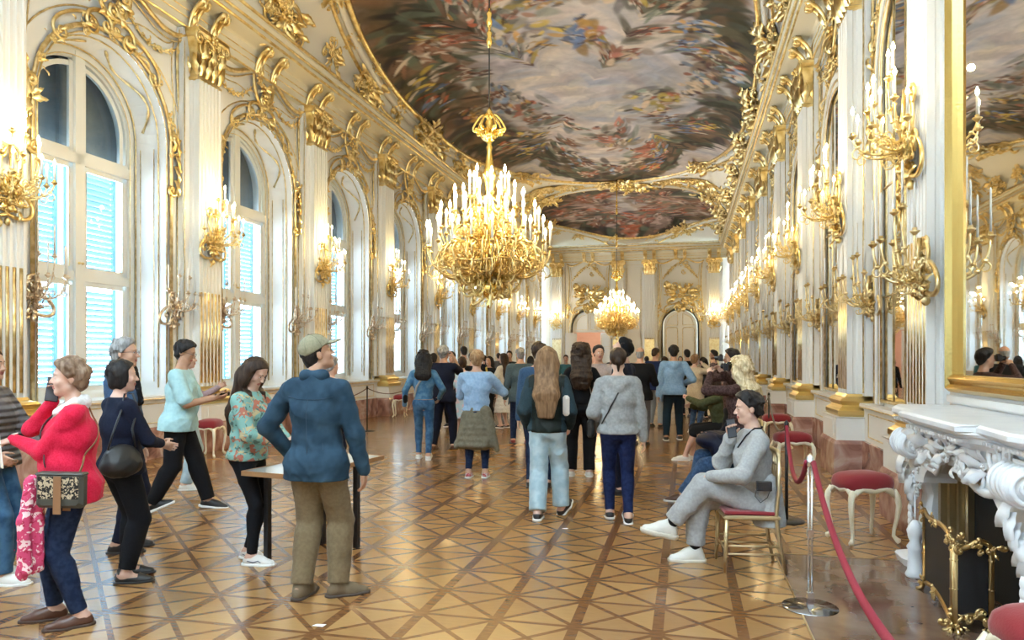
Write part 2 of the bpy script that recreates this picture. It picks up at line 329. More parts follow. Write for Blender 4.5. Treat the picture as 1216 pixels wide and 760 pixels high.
def fresco_paint(seed, W, Hh, n_clu, palette, dark):
    """brush strokes laid by the thousand: a soft sky, knots of drapery and figures-like dabs, dusky ground round the rim"""
    R = np.random.RandomState(seed); nu, nv = W, Hh
    U, V = np.meshgrid(np.linspace(-1, 1, nu), np.linspace(-1, 1, nv), indexing='ij')
    def nz(f, amp=1.):
        o = np.zeros_like(U)
        for k in range(7):
            a, c = R.uniform(-f, f, 2); o += np.sin(a*U*3+c*V*3*Hh/W+R.uniform(0, 6.28))
        return amp*o/7
    sky = np.array([.47, .41, .40]) + nz(2.)[..., None]*np.array([.22, .17, .12]) + nz(4.)[..., None]*np.array([.10, .12, .20]) + nz(7)[..., None]*np.array([.08, .05, .02])
    sky += (np.exp(-((U*1.2)**2+(V*1.1)**2))[..., None])*np.array([.20, .17, .10])
    img = sky.copy(); rr = (np.abs(U)**2.4+np.abs(V)**2.4)
    def dab(cu, cv, lu, lv, an, col, al):
        # cu,cv in [-1,1]; sizes in metres converted by caller
        i0 = int((cu+1)/2*(nu-1)); j0 = int((cv+1)/2*(nv-1)); R0 = int(max(lu, lv))+2
        a, b2, c2, d2 = max(0, i0-R0), min(nu, i0+R0), max(0, j0-R0), min(nv, j0+R0)
        if a >= b2 or c2 >= d2: return
        X, Y = np.meshgrid(np.arange(a, b2)-i0, np.arange(c2, d2)-j0, indexing='ij')
        p = (X*cos(an)+Y*sin(an))/lu; q = (-X*sin(an)+Y*cos(an))/lv; bend = q + .35*p*p
        w = np.clip(1.6-(p*p+bend*bend)*1.6, 0, 1)[..., None]*al
        img[a:b2, c2:d2] = img[a:b2, c2:d2]*(1-w) + np.array(col)*w
    for k in range(700):                                           # cloud swirls
        u, v = R.uniform(-1, 1, 2); c = [(.55, .49, .46), (.27, .33, .45), (.40, .31, .31), (.62, .57, .47)][R.randint(4)]
        dab(u, v, R.uniform(10, 40), R.uniform(3, 10), math.atan2(v*Hh/W, u)+pi/2+R.normal(0, .35), np.array(c)*R.uniform(.75, 1.1), .28)
    for k in range(120):                                           # broad dusky masses, heaviest on the window side
        u = -1+abs(R.normal(0, .16)); v = R.uniform(-1, .7); dab(u, v, R.uniform(14, 36), R.uniform(6, 16), R.uniform(.6, 2.6), np.array([(.09, .07, .045), (.16, .10, .06), (.05, .055, .04), (.22, .12, .07)][R.randint(4)])*R.uniform(.7, 1.3), .6)
    for k in range(1500):                                          # dusky rim
        t = R.uniform(0, 2*pi); q = 1-abs(R.normal(0, .10))*(1.6 if cos(t) < -.3 else 1); u = q*math.copysign(abs(cos(t))**.8, cos(t)); v = q*math.copysign(abs(sin(t))**.8, sin(t))
        c = dark[R.randint(len(dark))]; dab(u, v, R.uniform(5, 22), R.uniform(2.5, 7), R.uniform(0, pi), np.array(c)*R.uniform(.6, 1.5), .8)
    for c_ in range(n_clu):                                        # knots of drapery
        t = R.uniform(0, 2*pi); q = sqrt(R.uniform(.12, .9)); cu, cv = q*cos(t)*.98, q*sin(t)*.98; sp = R.uniform(.03, .085); pal = [palette[R.randint(len(palette))] for _ in range(3)]; an0 = R.uniform(0, pi); big = R.rand() < .35
        for k in range(R.randint(5, 10)):
            u = cu+R.normal(0, sp*1.4); v = cv+R.normal(0, sp*W/Hh*1.4); dab(u, v, R.uniform(7, 15), R.uniform(3, 6), an0+R.normal(0, .4), np.array(dark[R.randint(len(dark))])*1.8, .55)
        for k in range(R.randint(10, 26)):
            u = cu + R.normal(0, sp); v = cv + R.normal(0, sp*W/Hh*1.3); c = pal[R.randint(3)]
            dab(u, v, R.uniform(3, 13 if big else 8), R.uniform(1.4, 5 if big else 3), an0+R.normal(0, .55), np.array(c)*R.uniform(.45, 1.15), .85)
            if R.rand() < .45: dab(u+R.normal(0, .012), v+R.normal(0, .006), R.uniform(1.5, 5), R.uniform(.8, 1.8), an0+R.normal(0, .5), (.62, .52, .42), .7)
            if R.rand() < .3: dab(u+R.normal(0, .02), v+R.normal(0, .01), R.uniform(2, 7), R.uniform(.8, 2.), an0+R.normal(0, .5), (.05, .03, .025), .7)
    return np.clip(img, .01, 1)
def paintmat():
    m = bpy.data.materials.new('fresco_paint'); m.use_nodes = True; nt = m.node_tree; b = nt.nodes['Principled BSDF']; L = nt.links.new
    at = nt.nodes.new('ShaderNodeAttribute'); at.attribute_name = 'paint'; tc = nt.nodes.new('ShaderNodeTexCoord'); n = nt.nodes.new('ShaderNodeTexNoise')
    n.inputs['Scale'].default_value = 2.2; n.inputs['Detail'].default_value = 8; n.inputs['Distortion'].default_value = 1.; L(tc.outputs['Object'], n.inputs['Vector'])
    mr = nt.nodes.new('ShaderNodeMapRange'); L(n.outputs['Fac'], mr.inputs[0]); mr.inputs[1].default_value = .3; mr.inputs[2].default_value = .7; mr.inputs[3].default_value = 1.02; mr.inputs[4].default_value = 1.36
    vm = nt.nodes.new('ShaderNodeVectorMath'); vm.operation = 'SCALE'; L(at.outputs['Color'], vm.inputs[0]); L(mr.outputs[0], vm.inputs['Scale']); L(vm.outputs[0], b.inputs['Base Color'])
    b.inputs['Roughness'].default_value = .7; b.inputs['Specular IOR Level'].default_value = .2; return m
PAINT = paintmat()
PAL = [(.52, .14, .07), (.60, .34, .10), (.66, .50, .34), (.16, .24, .42), (.24, .09, .05), (.34, .18, .12), (.62, .55, .46), (.50, .20, .14), (.30, .34, .26), (.14, .07, .06), (.66, .48, .10), (.28, .36, .50)]
DRK = [(.035, .035, .028), (.06, .055, .035), (.045, .05, .04), (.12, .08, .05), (.09, .11, .08), (.16, .10, .07), (.03, .025, .03)]
def fresco(name, cy, a, b, n, seed, W, Hh, clu, label, pal=PAL, dark=DRK):
    img = fresco_paint(seed, W, Hh, clu, pal, dark); mb = MB()
    def P(i, j):                                                   # square -> superellipse
        u = -1+2*i/(W-1); v = -1+2*j/(Hh-1); m = max(abs(u), abs(v))
        if m < 1e-9: x = y = 0
        else:
            k = m/((abs(u)**n+abs(v)**n)**(1/n)); x, y = u*k, v*k
        X, Y = CX+a*x, cy+b*y; return (X, Y, ceil_z(X, Y)-.03)
    mb.grid(P, W-1, Hh-1); me = mb.mesh(name, PAINT)
    ca = me.color_attributes.new('paint', 'FLOAT_COLOR', 'POINT'); arr = np.ones((W*Hh, 4), np.float32); arr[:, :3] = img.reshape(-1, 3); ca.data.foreach_set('color', arr.ravel())
    o = link(name, me); tag(o, label, 'painting'); return o
FA, FB, FN = 4.62, 10.75, 2.6; GA, GB = 4.4, 4.15; GY = 37.0
fresco('ceiling_painting', YM, FA, FB, FN, 5, 220, 500, 85, 'vast ceiling painting of clouds and tumbling figures over the middle of the hall')
fresco('ceiling_painting', GY, GA, GB, 2.3, 21, 130, 130, 60, 'smaller oval ceiling painting in red browns above the far end doors', PAL[:1]+PAL[4:8]+PAL[9:10]+[(.42, .30, .26)]*3)
def frame_path(cy, a, b, n, off, dz, N=150, wob=.0):
    return [(x, y, ceil_z(max(CX-HX+.02, min(CX+HX-.02, x)), y)-dz) for x, y in fresco_outline(cy, a+off, b+off, n, N, wob)]
def surf_frame(px, py):
    z0 = ceil_z(px, py); e = .02; cl = lambda v: max(CX-HX+.03, min(CX+HX-.03, v))
    nrm = Vector((-(ceil_z(cl(px+e), py)-ceil_z(cl(px-e), py))/(2*e), -(ceil_z(px, py+e)-ceil_z(px, py-e))/(2*e), 1)); nrm = -nrm.normalized(); return z0, nrm
def orn_on_ceiling(mb, src, x, y, ang, sc=.62):                            # src is drawn in x,z with -y outwards
    z0, n = surf_frame(x, y); t = Vector((cos(ang), sin(ang), 0)); t = (t-n*t.dot(n)).normalized(); up = n.cross(t).normalized()
    M = Matrix(((t.x, -n.x, up.x, x), (t.y, -n.y, up.y, y), (t.z, -n.z, up.z, z0), (0, 0, 0, 1))); mb.join(src, M @ Matrix.Scale(sc, 4))
ORN = []
for k in range(4):
    o = MB(); cluster(o, (0, 0), .8, .5, 20, 0, -.06, .03); cscroll(o, (-.5, -.1), (-.05, .15), .2, .045, 0, -.05); cscroll(o, (.05, .15), (.5, -.1), .2, .045, 0, -.05); ORN.append(o)
BIGORN = MB(); cluster(BIGORN, (0, 0), 1.1, .9, 34, 0, -.1, .04)
for s in (-1, 1):
    cscroll(BIGORN, (0, .3), (s*.8, 0), s*.25, .06, 0, -.08); cscroll(BIGORN, (s*.1, -.3), (s*.9, -.25), -s*.3, .05, 0, -.08)
    garland(BIGORN, (s*.2, -.1), (s*1.2, -.2), .1, .07, 7, 0, -.1)
def ceiling_frame(name, cy, a, b, n, label, N, big):
    e = empty(name, (0, 0, 0)); tag(e, label, 'picture frame')
    g = MB(); g.tube(frame_path(cy, a, b, n, .05, .03), .07, 6, 0, closed=True); g.tube(frame_path(cy, a, b, n, .36, .02), .045, 6, 0, closed=True); g.build('gilt_moulding', GOLD, e)
    w = MB(); w.tube(frame_path(cy, a, b, n, .2, .0), .13, 8, 0, closed=True, flat=.6); w.build('white_moulding', WHITEC, e)
    o = MB(); pts = fresco_outline(cy, a+.22, b+.22, n, N)
    for i, (x, y) in enumerate(pts):
        if y > YM+HY-.3 or y < YM-HY+.3: continue
        p, q = pts[i-1], pts[(i+1) % N]; orn_on_ceiling(o, ORN[i % 4] if i % big else BIGORN, x, y, math.atan2(q[1]-p[1], q[0]-p[0]), .5 if i % big else .8)
    o.build('gilt_ornament', GOLD, e); return e
ceiling_frame('gilt_fresco_frame', YM, FA, FB, FN, 'curving gold and white stucco frame round the large central ceiling painting', 40, 5)
ceiling_frame('gilt_fresco_frame', GY, GA, GB, 2.3, 'gold stucco frame round the smaller far ceiling painting', 26, 4)
# scattered gilt on the cove
og = MB()
for s in (-1, 1):
    for k, y in enumerate(BAY[1:]):
        for dy in (0, PITCH/2):
            if y+dy > YM+HY-1: continue
            x = CX+s*(HX-.10); orn_on_ceiling(og, ORN[(k+int(dy > 0)) % 4] if dy else BIGORN, x, y+dy, pi/2, .68 if s < 0 else .85)
for s in (-1, 1):
    for (xx, yy) in ((CX+s*3.9, 32.4), (CX+s*3.4, 31.9), (CX+s*4.3, 33.4), (CX+s*2.3, 31.95), (CX+s*4.25, 40.0), (CX+s*3.0, 40.9), (CX+s*1.2, 41.2)): orn_on_ceiling(og, BIGORN if yy < 40 else ORN[1], xx, yy, 0)
orn_on_ceiling(og, BIGORN, CX, 31.95, 0)
t_ = og.build('stucco_ornament', GOLD); tag(t_, 'gold rocaille ornament scattered over the white cove between cornice and paintings', 'ornament')

# ---------------------------------------------------------------- cornice
def run(side):                                                     # profile swept along a wall
    PR = [(0, 7.14), (.12, 7.14), (.12, 7.60), (.17, 7.62), (.50, 7.64), (.54, 7.66), (.54, 7.76), (.60, 7.86), (.60, 7.93), (.42, 8.02)]
    L0, L1 = (YB, YE) if side in 'LR' else (CX-WALLX, CX+WALLX)
    def W(o, z, t):
        if side == 'L': return (CX-WALLX+o, t, z)
        if side == 'R': return (CX+WALLX-o, t, z)
        return (t, YE-o, z)
    w = MB(); w.loft([[W(o, z, t) for o, z in PR] for t in (L0, L1)], 0, closed=False, smooth=False)
    g = MB()
    for (o, z, r) in ((.13, 7.16, .022), (.125, 7.33, .010), (.125, 7.46, .010), (.52, 7.66, .030), (.57, 7.77, .028), (.61, 7.94, .035), (.47, 8.05, .02)):
        g.tube([W(o, z, L0), W(o, z, L1)], r, 6)
    return w, g
for side, nm in (('L', 'left'), ('R', 'right'), ('E', 'end')):
    w, g = run(side); i = {'L': 1, 'R': 2, 'E': 3}[side]
    struct('trim_%d' % i, w, mat('cornice_cream', (.86, .82, .68), .45)); struct('trim_%d' % (i+3), g, GOLD)
# consoles under the cornice
br = MB()
sd = [(-.12, 7.16)] + [(-.12-.02-.30*(t**1.6), 7.18+.42*t+.05*sin(pi*t)) for t in [i/10 for i in range(11)]]
for s in (-.07, .07):
    br.tube([(s, y, z) for y, z in sd], [.022+.022*i/11 for i in range(12)], 6)
br.tube([(0, y+.02, z) for y, z in sd], [.05+.03*i/11 for i in range(12)], 6, flat=.5)
for s in (-.05, .05): br.tube([(s, -.40+q[0], 7.54+q[1]) for q in spiral((0, 0), .085, 1.2, -1.4, 16)], [.03*(1-.5*i/16) for i in range(17)], 6)
leaf(br, (0, 7.2), pi/2, .25, .06, 0, -.17, .3); flower(br, (0, 7.62), .06, 0, -.43)
bme = br.mesh('cornice_bracket', GOLD); NB = {'L': 0, 'R': 0, 'E': 0}
def bracket(side, y, dx, what, grp):
    o = link('cornice_bracket', bme); put(o, side, y, dx); tag(o, what, 'bracket', grp)
for side, wn in (('L', 'window wall'), ('R', 'mirror wall')):
    g = 'gilded scroll brackets under the cornice of the %s' % wn
    for k, y in enumerate(PIL[1:]):
        for dx in (-.27, .27): bracket(side, y, dx, 'gold scroll bracket over the %s %s pilaster, %s of its pair' % (ORD[k], wn, 'nearer' if (dx < 0) == (side == 'L') else 'farther'), g)
    for k, y in enumerate(BAY[2:]):
        for dx in (-.27, .27): bracket(side, y, dx, 'gold scroll bracket over the %s %s arch, %s of its pair' % (ORD[k], wn.split()[0], 'nearer' if (dx < 0) == (side == 'L') else 'farther'), g)
for k, x in enumerate((-4.45, -2.6, -.9, .9, 2.6, 4.45)):
    for dx in (-.25, .25): bracket('E', CX+x, dx, 'gold scroll bracket on the far end wall, %s one of the %s pair' % ('left' if dx < 0 else 'right', ORD[k]), 'gilded scroll brackets on the far end wall')

# ---------------------------------------------------------------- pilasters
def fluted(mb, hw, y0, y1, z0, z1, n=6, mi=0, side=2):
    P = [(-hw, y1)]
    if side:
        d = (y1-y0)/(side*2+1)
        for k in range(side): a = y1-d*(1+2*k); P += [(-hw, a), (-hw+.02, a-d*.25), (-hw+.02, a-d*.75), (-hw, a-d)]
    P.append((-hw, y0)); w = 2*hw/(n*1.6+.6); x = -hw+w*.6
    for k in range(n):
        P += [(x, y0), (x+w*.15, y0+.022), (x+w*.5, y0+.032), (x+w*.85, y0+.022), (x+w, y0)]; x += w*1.6
    P.append((hw, y0))
    if side:
        for k in range(side): a = y0+d*(1+2*k); P += [(hw, a), (hw-.02, a+d*.25), (hw-.02, a+d*.75), (hw, a+d)]
    P.append((hw, y1)); mb.loft([[(x, y, z0) for x, y in P], [(x, y, z1) for x, y in P]], mi, closed=False, smooth=False)
def stepped(mb, prof, hw, dep, mi=0):                               # box mouldings: prof of (grow, z)
    R = [[(-hw-g, 0, z), (-hw-g, -dep-g, z), (hw+g, -dep-g, z), (hw+g, 0, z)] for g, z in prof]; mb.loft(R, mi, closed=False, smooth=False, cap=False)
    g, z = prof[-1]; mb.add([(-hw-g, 0, z), (hw+g, 0, z), (hw+g, -dep-g, z), (-hw-g, -dep-g, z)], [(0, 1, 2, 3)], mi, False)
def capital(hw=.33, dep=.3, z0=6.29, z1=7.14):
    mb = MB(); h = z1-z0
    stepped(mb, [(-.04, z0), (-.01, z0+.02), (-.01, z0+.06), (-.04, z0+.08), (-.03, z0+h*.55), (.03, z0+h*.85), (.06, z0+h*.88), (.08, z0+h*.93), (.08, z1)], hw, dep)
    for row, (zz, L, W, n) in enumerate(((z0+.08, .34, .075, 4), (z0+.26, .36, .085, 3))):
        for k in range(n): x = (k-(n-1)/2)*(2*hw/n); leaf(mb, (x, zz), pi/2+random.uniform(-.06, .06), L, W, 0, -dep-.01, .22+.1*row)
    for s in (-1, 1):
        for yy in (-dep*.3, -dep*.8):
            v = MB(); leaf(v, (0, 0), pi/2, .34, .075, 0, 0, .25); mb.join(v, Matrix.Translation((s*(hw-.03), yy, z0+.1)) @ Matrix.Rotation(s*pi/2, 4, 'Z'))
        mb.tube([(s*(hw+.02)+q[0]*s, -dep-.05, z1-.16+q[1]) for q in spiral((0, 0), .11, pi/2, -1.5, 16)], [.03]*17, 6)
        cscroll(mb, (s*.03, z0+.5), (s*(hw-.08), z1-.14), s*-.3, .02, 0, -dep-.05)
    flower(mb, (0, z1-.08), .09, 0, -dep-.09); cluster(mb, (0, z1-.2), .35, .25, 8, 0, -dep-.06, .014); return mb
def make_pilaster():
    e = empty('pilaster'); tag(e, '', 'pilaster')
    p = MB(); stepped(p, [(0, 0), (0, .44), (-.02, .49)], .50, .50); p.build('marble_plinth', REDMARBLE, e)
    p = MB(); stepped(p, [(-.02, .49), (-.02, .78), (0, .80)], .49, .49); p.box((-.30, -.482, .54), (.30, -.47, .75)); p.build('pedestal', WHITE, e)
    p = MB(); stepped(p, [(.02, .80), (.04, .83), (.04, .88), (-.01, .92), (-.03, .95), (.0, .98), (.01, 1.01), (-.02, 1.04), (-.07, 1.06), (-.09, 1.10)], .40, .40); p.build('gilded_base', mat('base_gilding', (.78, .60, .26), .3, 1., bump=(14., .15)), e)
    p = MB(); fluted(p, .30, -.30, -.10, 1.08, 6.30, 6, 0, 1); fluted(p, .47, -.11, 0, 1.08, 7.13, 0, 0, 0)
    for s in (-1, 1): p.box((s*.385-.05, -.118, 1.25), (s*.385+.05, -.10, 6.8))
    p.build('shaft', WHITE, e)
    p = MB(); w = .6/(6*1.6+.6); x = -.3+w*.6
    for k in range(6): p.tube([(x+w*.5, -.285, 1.16), (x+w*.5, -.285, 2.7)], w*.42, 6); x += w*1.6
    for s in (-1, 1): p.tube([(s*.445, -.13, 1.12), (s*.445, -.13, 6.9)], .009, 4)
    p.build('gilded_fluting', GOLDD, e)
    capital().build('gilded_capital', GOLD, e); return snap(e)
pil = make_pilaster(); first = True
def add_pil(side, y, lab, grp):
    global first
    o = pil if first else dup(pil); first = False; put(o, side, y); o.location = Vector(o.location) + Vector({'L': (.003, 0, 0), 'R': (-.003, 0, 0), 'E': (0, -.003, 0)}[side]); o['label'] = lab; o['group'] = grp; return o
for side, wn in (('L', 'window wall'), ('R', 'mirror wall')):
    for k, y in enumerate(PIL[1:]):
        add_pil(side, y if (side, k) != ('R', 0) else 7.5, 'white fluted pilaster with gold capital on the %s, %s from the front' % (wn, ORD[k]), 'fluted pilasters along the %s' % wn)
for k, x in enumerate((-4.45, -.9, .9, 4.45)): add_pil('E', CX+x, 'white fluted pilaster with gold capital on the far end wall, %s from the left' % ORD[k], 'fluted pilasters on the far end wall')
# dado and plinth between the pilasters
for nm, side in (('left', 'L'), ('right', 'R')):
    sg = 1 if side == 'L' else -1; X = CX-sg*WALLX
    b_ = MB(); x0, x1 = sorted((X, X+sg*.16)); b_.box((x0, YB, 0), (x1, YE, .49)); struct('baseboard_%s' % nm, b_, REDMARBLE)
    b_ = MB(); x0, x1 = sorted((X, X+sg*.12)); b_.box((x0, YB, .49), (x1, YE, .93)); x0, x1 = sorted((X, X+sg*.17)); b_.box((x0, YB, .93), (x1, YE, .985)); struct('trim_%d' % (7 if side == 'L' else 8), b_, WHITE)
    b_ = MB(); b_.tube([(X+sg*.16, YB, .94), (X+sg*.16, YE, .94)], .014, 5)
    for y in BAY: line_ = [(y-1.25, .56), (y+1.25, .56), (y+1.25, .86), (y-1.25, .86)]; b_.tube([(X+sg*.122, a, z) for a, z in line_], .008, 4, closed=True)
    struct('trim_%d' % (9 if side == 'L' else 10), b_, GOLDD)
b_ = MB()
for a, c in ((-WALLX, -DX-1.0), (-DX+1.0, DX-1.0), (DX+1.0, WALLX)): b_.box((CX+a, YE-.1, 0), (CX+c, YE, .49))
struct('baseboard_end', b_, REDMARBLE)
b_ = MB()
for x in (-4.45, -.9, .9, 4.45): b_.box((CX+x-.27, YE-.318, 1.2), (CX+x+.27, YE-.304, 2.6))
struct('trim_11', b_, mat('pale_gilt_panel', (.80, .70, .40), .4, .6, bump=(25., .4), noise=(10., (.92, .86, .6), .4, .6)))

# ---------------------------------------------------------------- arch surrounds
def surround(seed, mirror=False):
    random.seed(seed); R = 1.29; parts = {}
    g = MB(); line(g, arch(0, AZ, R, 1.0), .036, y=-.03, seg=6); line(g, arch(0, AZ, R-.085, 1.0), .014, y=-.01)
    line(g, [(-1.46, 1.1), (-1.46, 4.45)], .016); line(g, [(1.46, 1.1), (1.46, 4.45)], .016)
    a = [(1.62*cos(t), AZ-.05+1.58*sin(t)) for t in [pi*(.12+.76*i/24) for i in range(25)]]; line(g, a, .013)
    for s in (-1, 1):
        line(g, bez((s*1.42, 5.2), (s*1.62, 5.6), (s*1.30, 6.4), (s*1.50, 6.98)), .030, y=-.03); line(g, bez((s*1.33, 5.3), (s*1.5, 5.7), (s*1.20, 6.35), (s*1.38, 6.85)), .012)
        line(g, bez((s*1.36, 6.85), (s*1.1, 6.6), (s*.8, 6.95), (s*.35, 6.7)), .013)
        line(g, bez((s*1.58, 7.04), (s*1.05, 6.72), (s*.7, 7.12), (s*.16, 7.30), 14), .045, y=-.09); line(g, bez((s*1.58, 6.94), (s*1.05, 6.62), (s*.7, 7.02), (s*.2, 7.18), 14), .014, y=-.05)
    g.build
    parts['gilt_moulding'] = g
    o = MB()
    for s in (-1, 1):
        cscroll(o, (s*1.37, 4.3), (s*1.41, 5.25), -s*.10, .032, 0, -.05, .10); cluster(o, (s*1.38, 4.95), .16, .5, 10, 0, -.04, .013)
        for k in range(4): leaf(o, (s*1.38, 5.2-.22*k), -pi/2+s*.15, .26, .045, 0, -.05, .25)
        garland(o, (s*.25, 6.95), (s*1.42, 6.75), .28, .045, 9); cluster(o, (s*1.45, 6.9), .2, .22, 6, 0, -.05, .014)
        if not mirror: cscroll(o, (s*.3, 6.45), (s*1.0, 6.05), s*.2, .022, 0, -.05, .16)
    cluster(o, (0, 6.98), .42, .5, 24, 0, -.07, .018)
    for s in (-1, 1): cscroll(o, (s*.06, 6.6), (s*.2, 7.35), -s*.25, .032, 0, -.09, .16); cscroll(o, (0, 6.5), (s*.45, 6.42), s*.2, .03, 0, -.06)
    for k in range(13):
        t = pi*(.10+.8*k/12); 
        if abs(t-pi/2) < .75 or mirror: leaf(o, (R*cos(t), AZ+R*sin(t)), t+pi/2*random.choice((-1, 1)), .20, .035, 0, -.06, .35)
        if k % 2 == 0: cluster(o, (R*cos(t), AZ+R*sin(t)), .16, .16, 5, 0, -.06, .012)
    parts['gilt_rocaille'] = o; return parts
SURL = [{k: v.mesh(k, GOLDD if k == 'gilt_moulding' else GOLD) for k, v in surround(s).items()} for s in (3, 4)]
def add_surround(meshes, side, y, lab, grp):
    e = empty('arch_frame'); put(e, side, y); tag(e, lab, 'arch ornament', grp)
    for k, me in meshes.items(): link(k, me, e)
    return e
for k, y in enumerate(BAY[1:]): add_surround(SURL[k % 2], 'L', y, 'gold moulding and garlands framing the %s window arch from the front' % ORD[k], 'gilded arch ornaments on the window wall')
SURR = [{k: v.mesh(k, GOLDD if k == 'gilt_moulding' else GOLD) for k, v in surround(s, True).items()} for s in (5, 6)]
for k, y in enumerate(BAY[2:]):
    o = add_surround(SURR[k % 2], 'R', y if k else 9.14, 'gold moulding and garlands framing the %s mirror arch from the fireplace' % ORD[k], 'gilded arch ornaments on the mirror wall')
    if not k: o.scale = (.80, 1, 1)
# reveal mouldings inside each window niche
rm = MB()
for y, r, z0 in ((.12, .012, 1.1), (.50, .012, 1.1)):
    Rr = AR-(AR-WR)*y/WD-.012; rm.tube([(x, y, z) for x, z in arch(0, AZ, Rr, z0)], r, 5)
for s in (-1, 1):
    Rr = AR-.05-.02
    rm.tube([(s*Rr, .17, z) for z in (1.2, 5.0)], .010, 4); rm.tube([(s*Rr, .43, z) for z in (1.2, 5.0)], .010, 4)
    c = [(s*Rr*cos(t), .30+.13*cos(6*t), AZ+Rr*sin(t)) for t in [pi*.5*i/20 for i in range(2, 19)]]; rm.tube(c, [.016+.012*(i % 3 == 0) for i in range(len(c))], 5)
rme = rm.mesh('niche_moulding', GOLDD)
# ---------------------------------------------------------------- windows with louvred shutters
def glass():
    m = bpy.data.materials.new('window_glass'); m.use_nodes = True; nt = m.node_tree; nt.nodes.clear(); L = nt.links.new
    o = nt.nodes.new('ShaderNodeOutputMaterial'); t = nt.nodes.new('ShaderNodeBsdfTransparent'); t.inputs[0].default_value = (.95, .98, 1, 1)
    g = nt.nodes.new('ShaderNodeBsdfGlossy'); g.inputs['Roughness'].default_value = .02; f = nt.nodes.new('ShaderNodeFresnel'); f.inputs[0].default_value = 1.45
    mx = nt.nodes.new('ShaderNodeMixShader'); L(f.outputs[0], mx.inputs[0]); L(t.outputs[0], mx.inputs[1]); L(g.outputs[0], mx.inputs[2]); L(mx.outputs[0], o.inputs[0]); return m
GLASS = glass()
def archband(mb, R0, R1, y0, y1, z0, az=AZ, mi=0, n=24):            # flat arched bar between two outlines
    a = outline(R0, z0, az, n); b = outline(R1, z0, az, n)
    mb.loft([[(x, y1, z) for x, z in a], [(x, y0, z) for x, z in a], [(x, y0, z) for x, z in b], [(x, y1, z) for x, z in b]], mi, closed=False, smooth=False)
def win_meshes():
    f = MB(); archband(f, WR, WR-.11, .52, .64, SILL); archband(f, WR-.11, WR-.15, .56, .62, SILL)
    f.box((-WR, .52, SILL), (WR, .64, SILL+.12), 0); f.box((-.085, .50, SILL), (.085, .64, AZ+WR-.05)); f.box((-WR+.05, .50, 4.48), (WR-.05, .64, 4.64)); f.box((-WR+.05, .53, 2.74), (WR-.05, .63, 2.88))
    for s in (-1, 1):
        for z0, z1 in ((SILL+.12, 2.74), (2.88, 4.48)):
            x0, x1 = (.085, WR-.15) if s > 0 else (-WR+.15, -.085); w = .07
            f.box((x0, .55, z0), (x0+w, .60, z1)); f.box((x1-w, .55, z0), (x1, .60, z1)); f.box((x0, .55, z0), (x1, .60, z0+w)); f.box((x0, .55, z1-w), (x1, .60, z1))
        f.box((s*.085 if s > 0 else -.15, .55, 4.64), (.15 if s > 0 else -.085, .60, AZ+.9)); f.box(((.12 if s > 0 else -WR+.1), .55, 4.64), ((WR-.1) if s > 0 else -.12, .60, 4.70))
    archband(f, WR-.2, WR-.27, .56, .61, 4.64)
    g = MB(); gl = MB()
    for s in (-1, 1):
        for z0, z1 in ((SILL+.19, 2.67), (2.95, 4.41)):
            x0, x1 = (.155, WR-.22) if s > 0 else (-WR+.22, -.155); g.add([(x0, .575, z0), (x1, .575, z0), (x1, .575, z1), (x0, .575, z1)], [(0, 1, 2, 3)], 0, False)
            gl.tube([(x0, .548, z0), (x1, .548, z0), (x1, .548, z1), (x0, .548, z1)], .007, 4, closed=True)
    pts = [(x, z) for x, z in outline(WR-.2, 4.66, AZ)]; g.add([(x, .575, z) for x, z in pts], [tuple(range(len(pts)))], 0, False)
    gl.tube([(s_, .5, z) for s_, z in arch(0, AZ, WR-.12, 1.1)], .008, 4); gl.ell((.03, .49, 3.0), (.02, .03, .02)); gl.ell((-.03, .49, 3.0), (.02, .03, .02))
    sh = MB()
    for s in (-1, 1):
        x0, x1 = (.05, WR-.02) if s > 0 else (-WR+.02, -.05)
        for zz0, zz1 in ((SILL, 2.78), (2.78, 4.62)):
            sh.box((x0, .86, zz0), (x0+.07, .90, zz1)); sh.box((x1-.07, .86, zz0), (x1, .90, zz1)); sh.box((x0, .86, zz0), (x1, .90, zz0+.07)); sh.box((x0, .86, zz1-.07), (x1, .90, zz1))
            n = int((zz1-zz0-.14)/.088)
            for k in range(n):
                z = zz0+.07+.088*(k+.5); a = .70; c, d = .046*cos(a), .046*sin(a); t = .005
                sh.add([(x0+.07, .88-c, z+d), (x1-.07, .88-c, z+d), (x1-.07, .88+c, z-d), (x0+.07, .88+c, z-d), (x0+.07, .88-c, z+d+t*2), (x1-.07, .88-c, z+d+t*2), (x1-.07, .88+c, z-d+t*2), (x0+.07, .88+c, z-d+t*2)],
                       [(0, 1, 2, 3), (4, 7, 6, 5), (0, 4, 5, 1), (3, 2, 6, 7)], 0, False)
    bl = MB(); pts = outline(WR+.1, 4.62, AZ); bl.add([(x, .92, z) for x, z in pts], [tuple(range(len(pts)))], 0, False); bl.box((-.03, .86, 4.62), (.03, .92, AZ+WR))
    ex = MB(); reveal(ex, WR, WR+.06, WD, .95)                      # outer masonry reveal
    return f, g, gl, sh, bl, ex
f, g, gl, sh, bl, ex = win_meshes()
WMESH = [('window_frame', f.mesh('window_frame', mat('window_paint', (.80, .82, .80), .4))), ('window_pane', g.mesh('window_pane', GLASS)), ('gilt_beading', gl.mesh('gilt_beading', GOLDD)),
         ('louvred_shutter', sh.mesh('louvred_shutter', mat('shutter_paint', (.17, .33, .42), .6))), ('lunette_board', bl.mesh('lunette_board', mat('lunette_grey', (.17, .20, .22), .6, noise=(3., (.25, .28, .29), .3, .7)))), ('outer_reveal', ex.mesh('outer_reveal', mat('outer_render', (.78, .76, .70), .8)))]
for k, y in enumerate(BAY):
    e = empty('window_%d' % (k+1)); put(e, 'L', y); e['kind'] = 'structure'
    for n_, me in WMESH: link(n_, me, e)
    link('niche_moulding', rme, e)
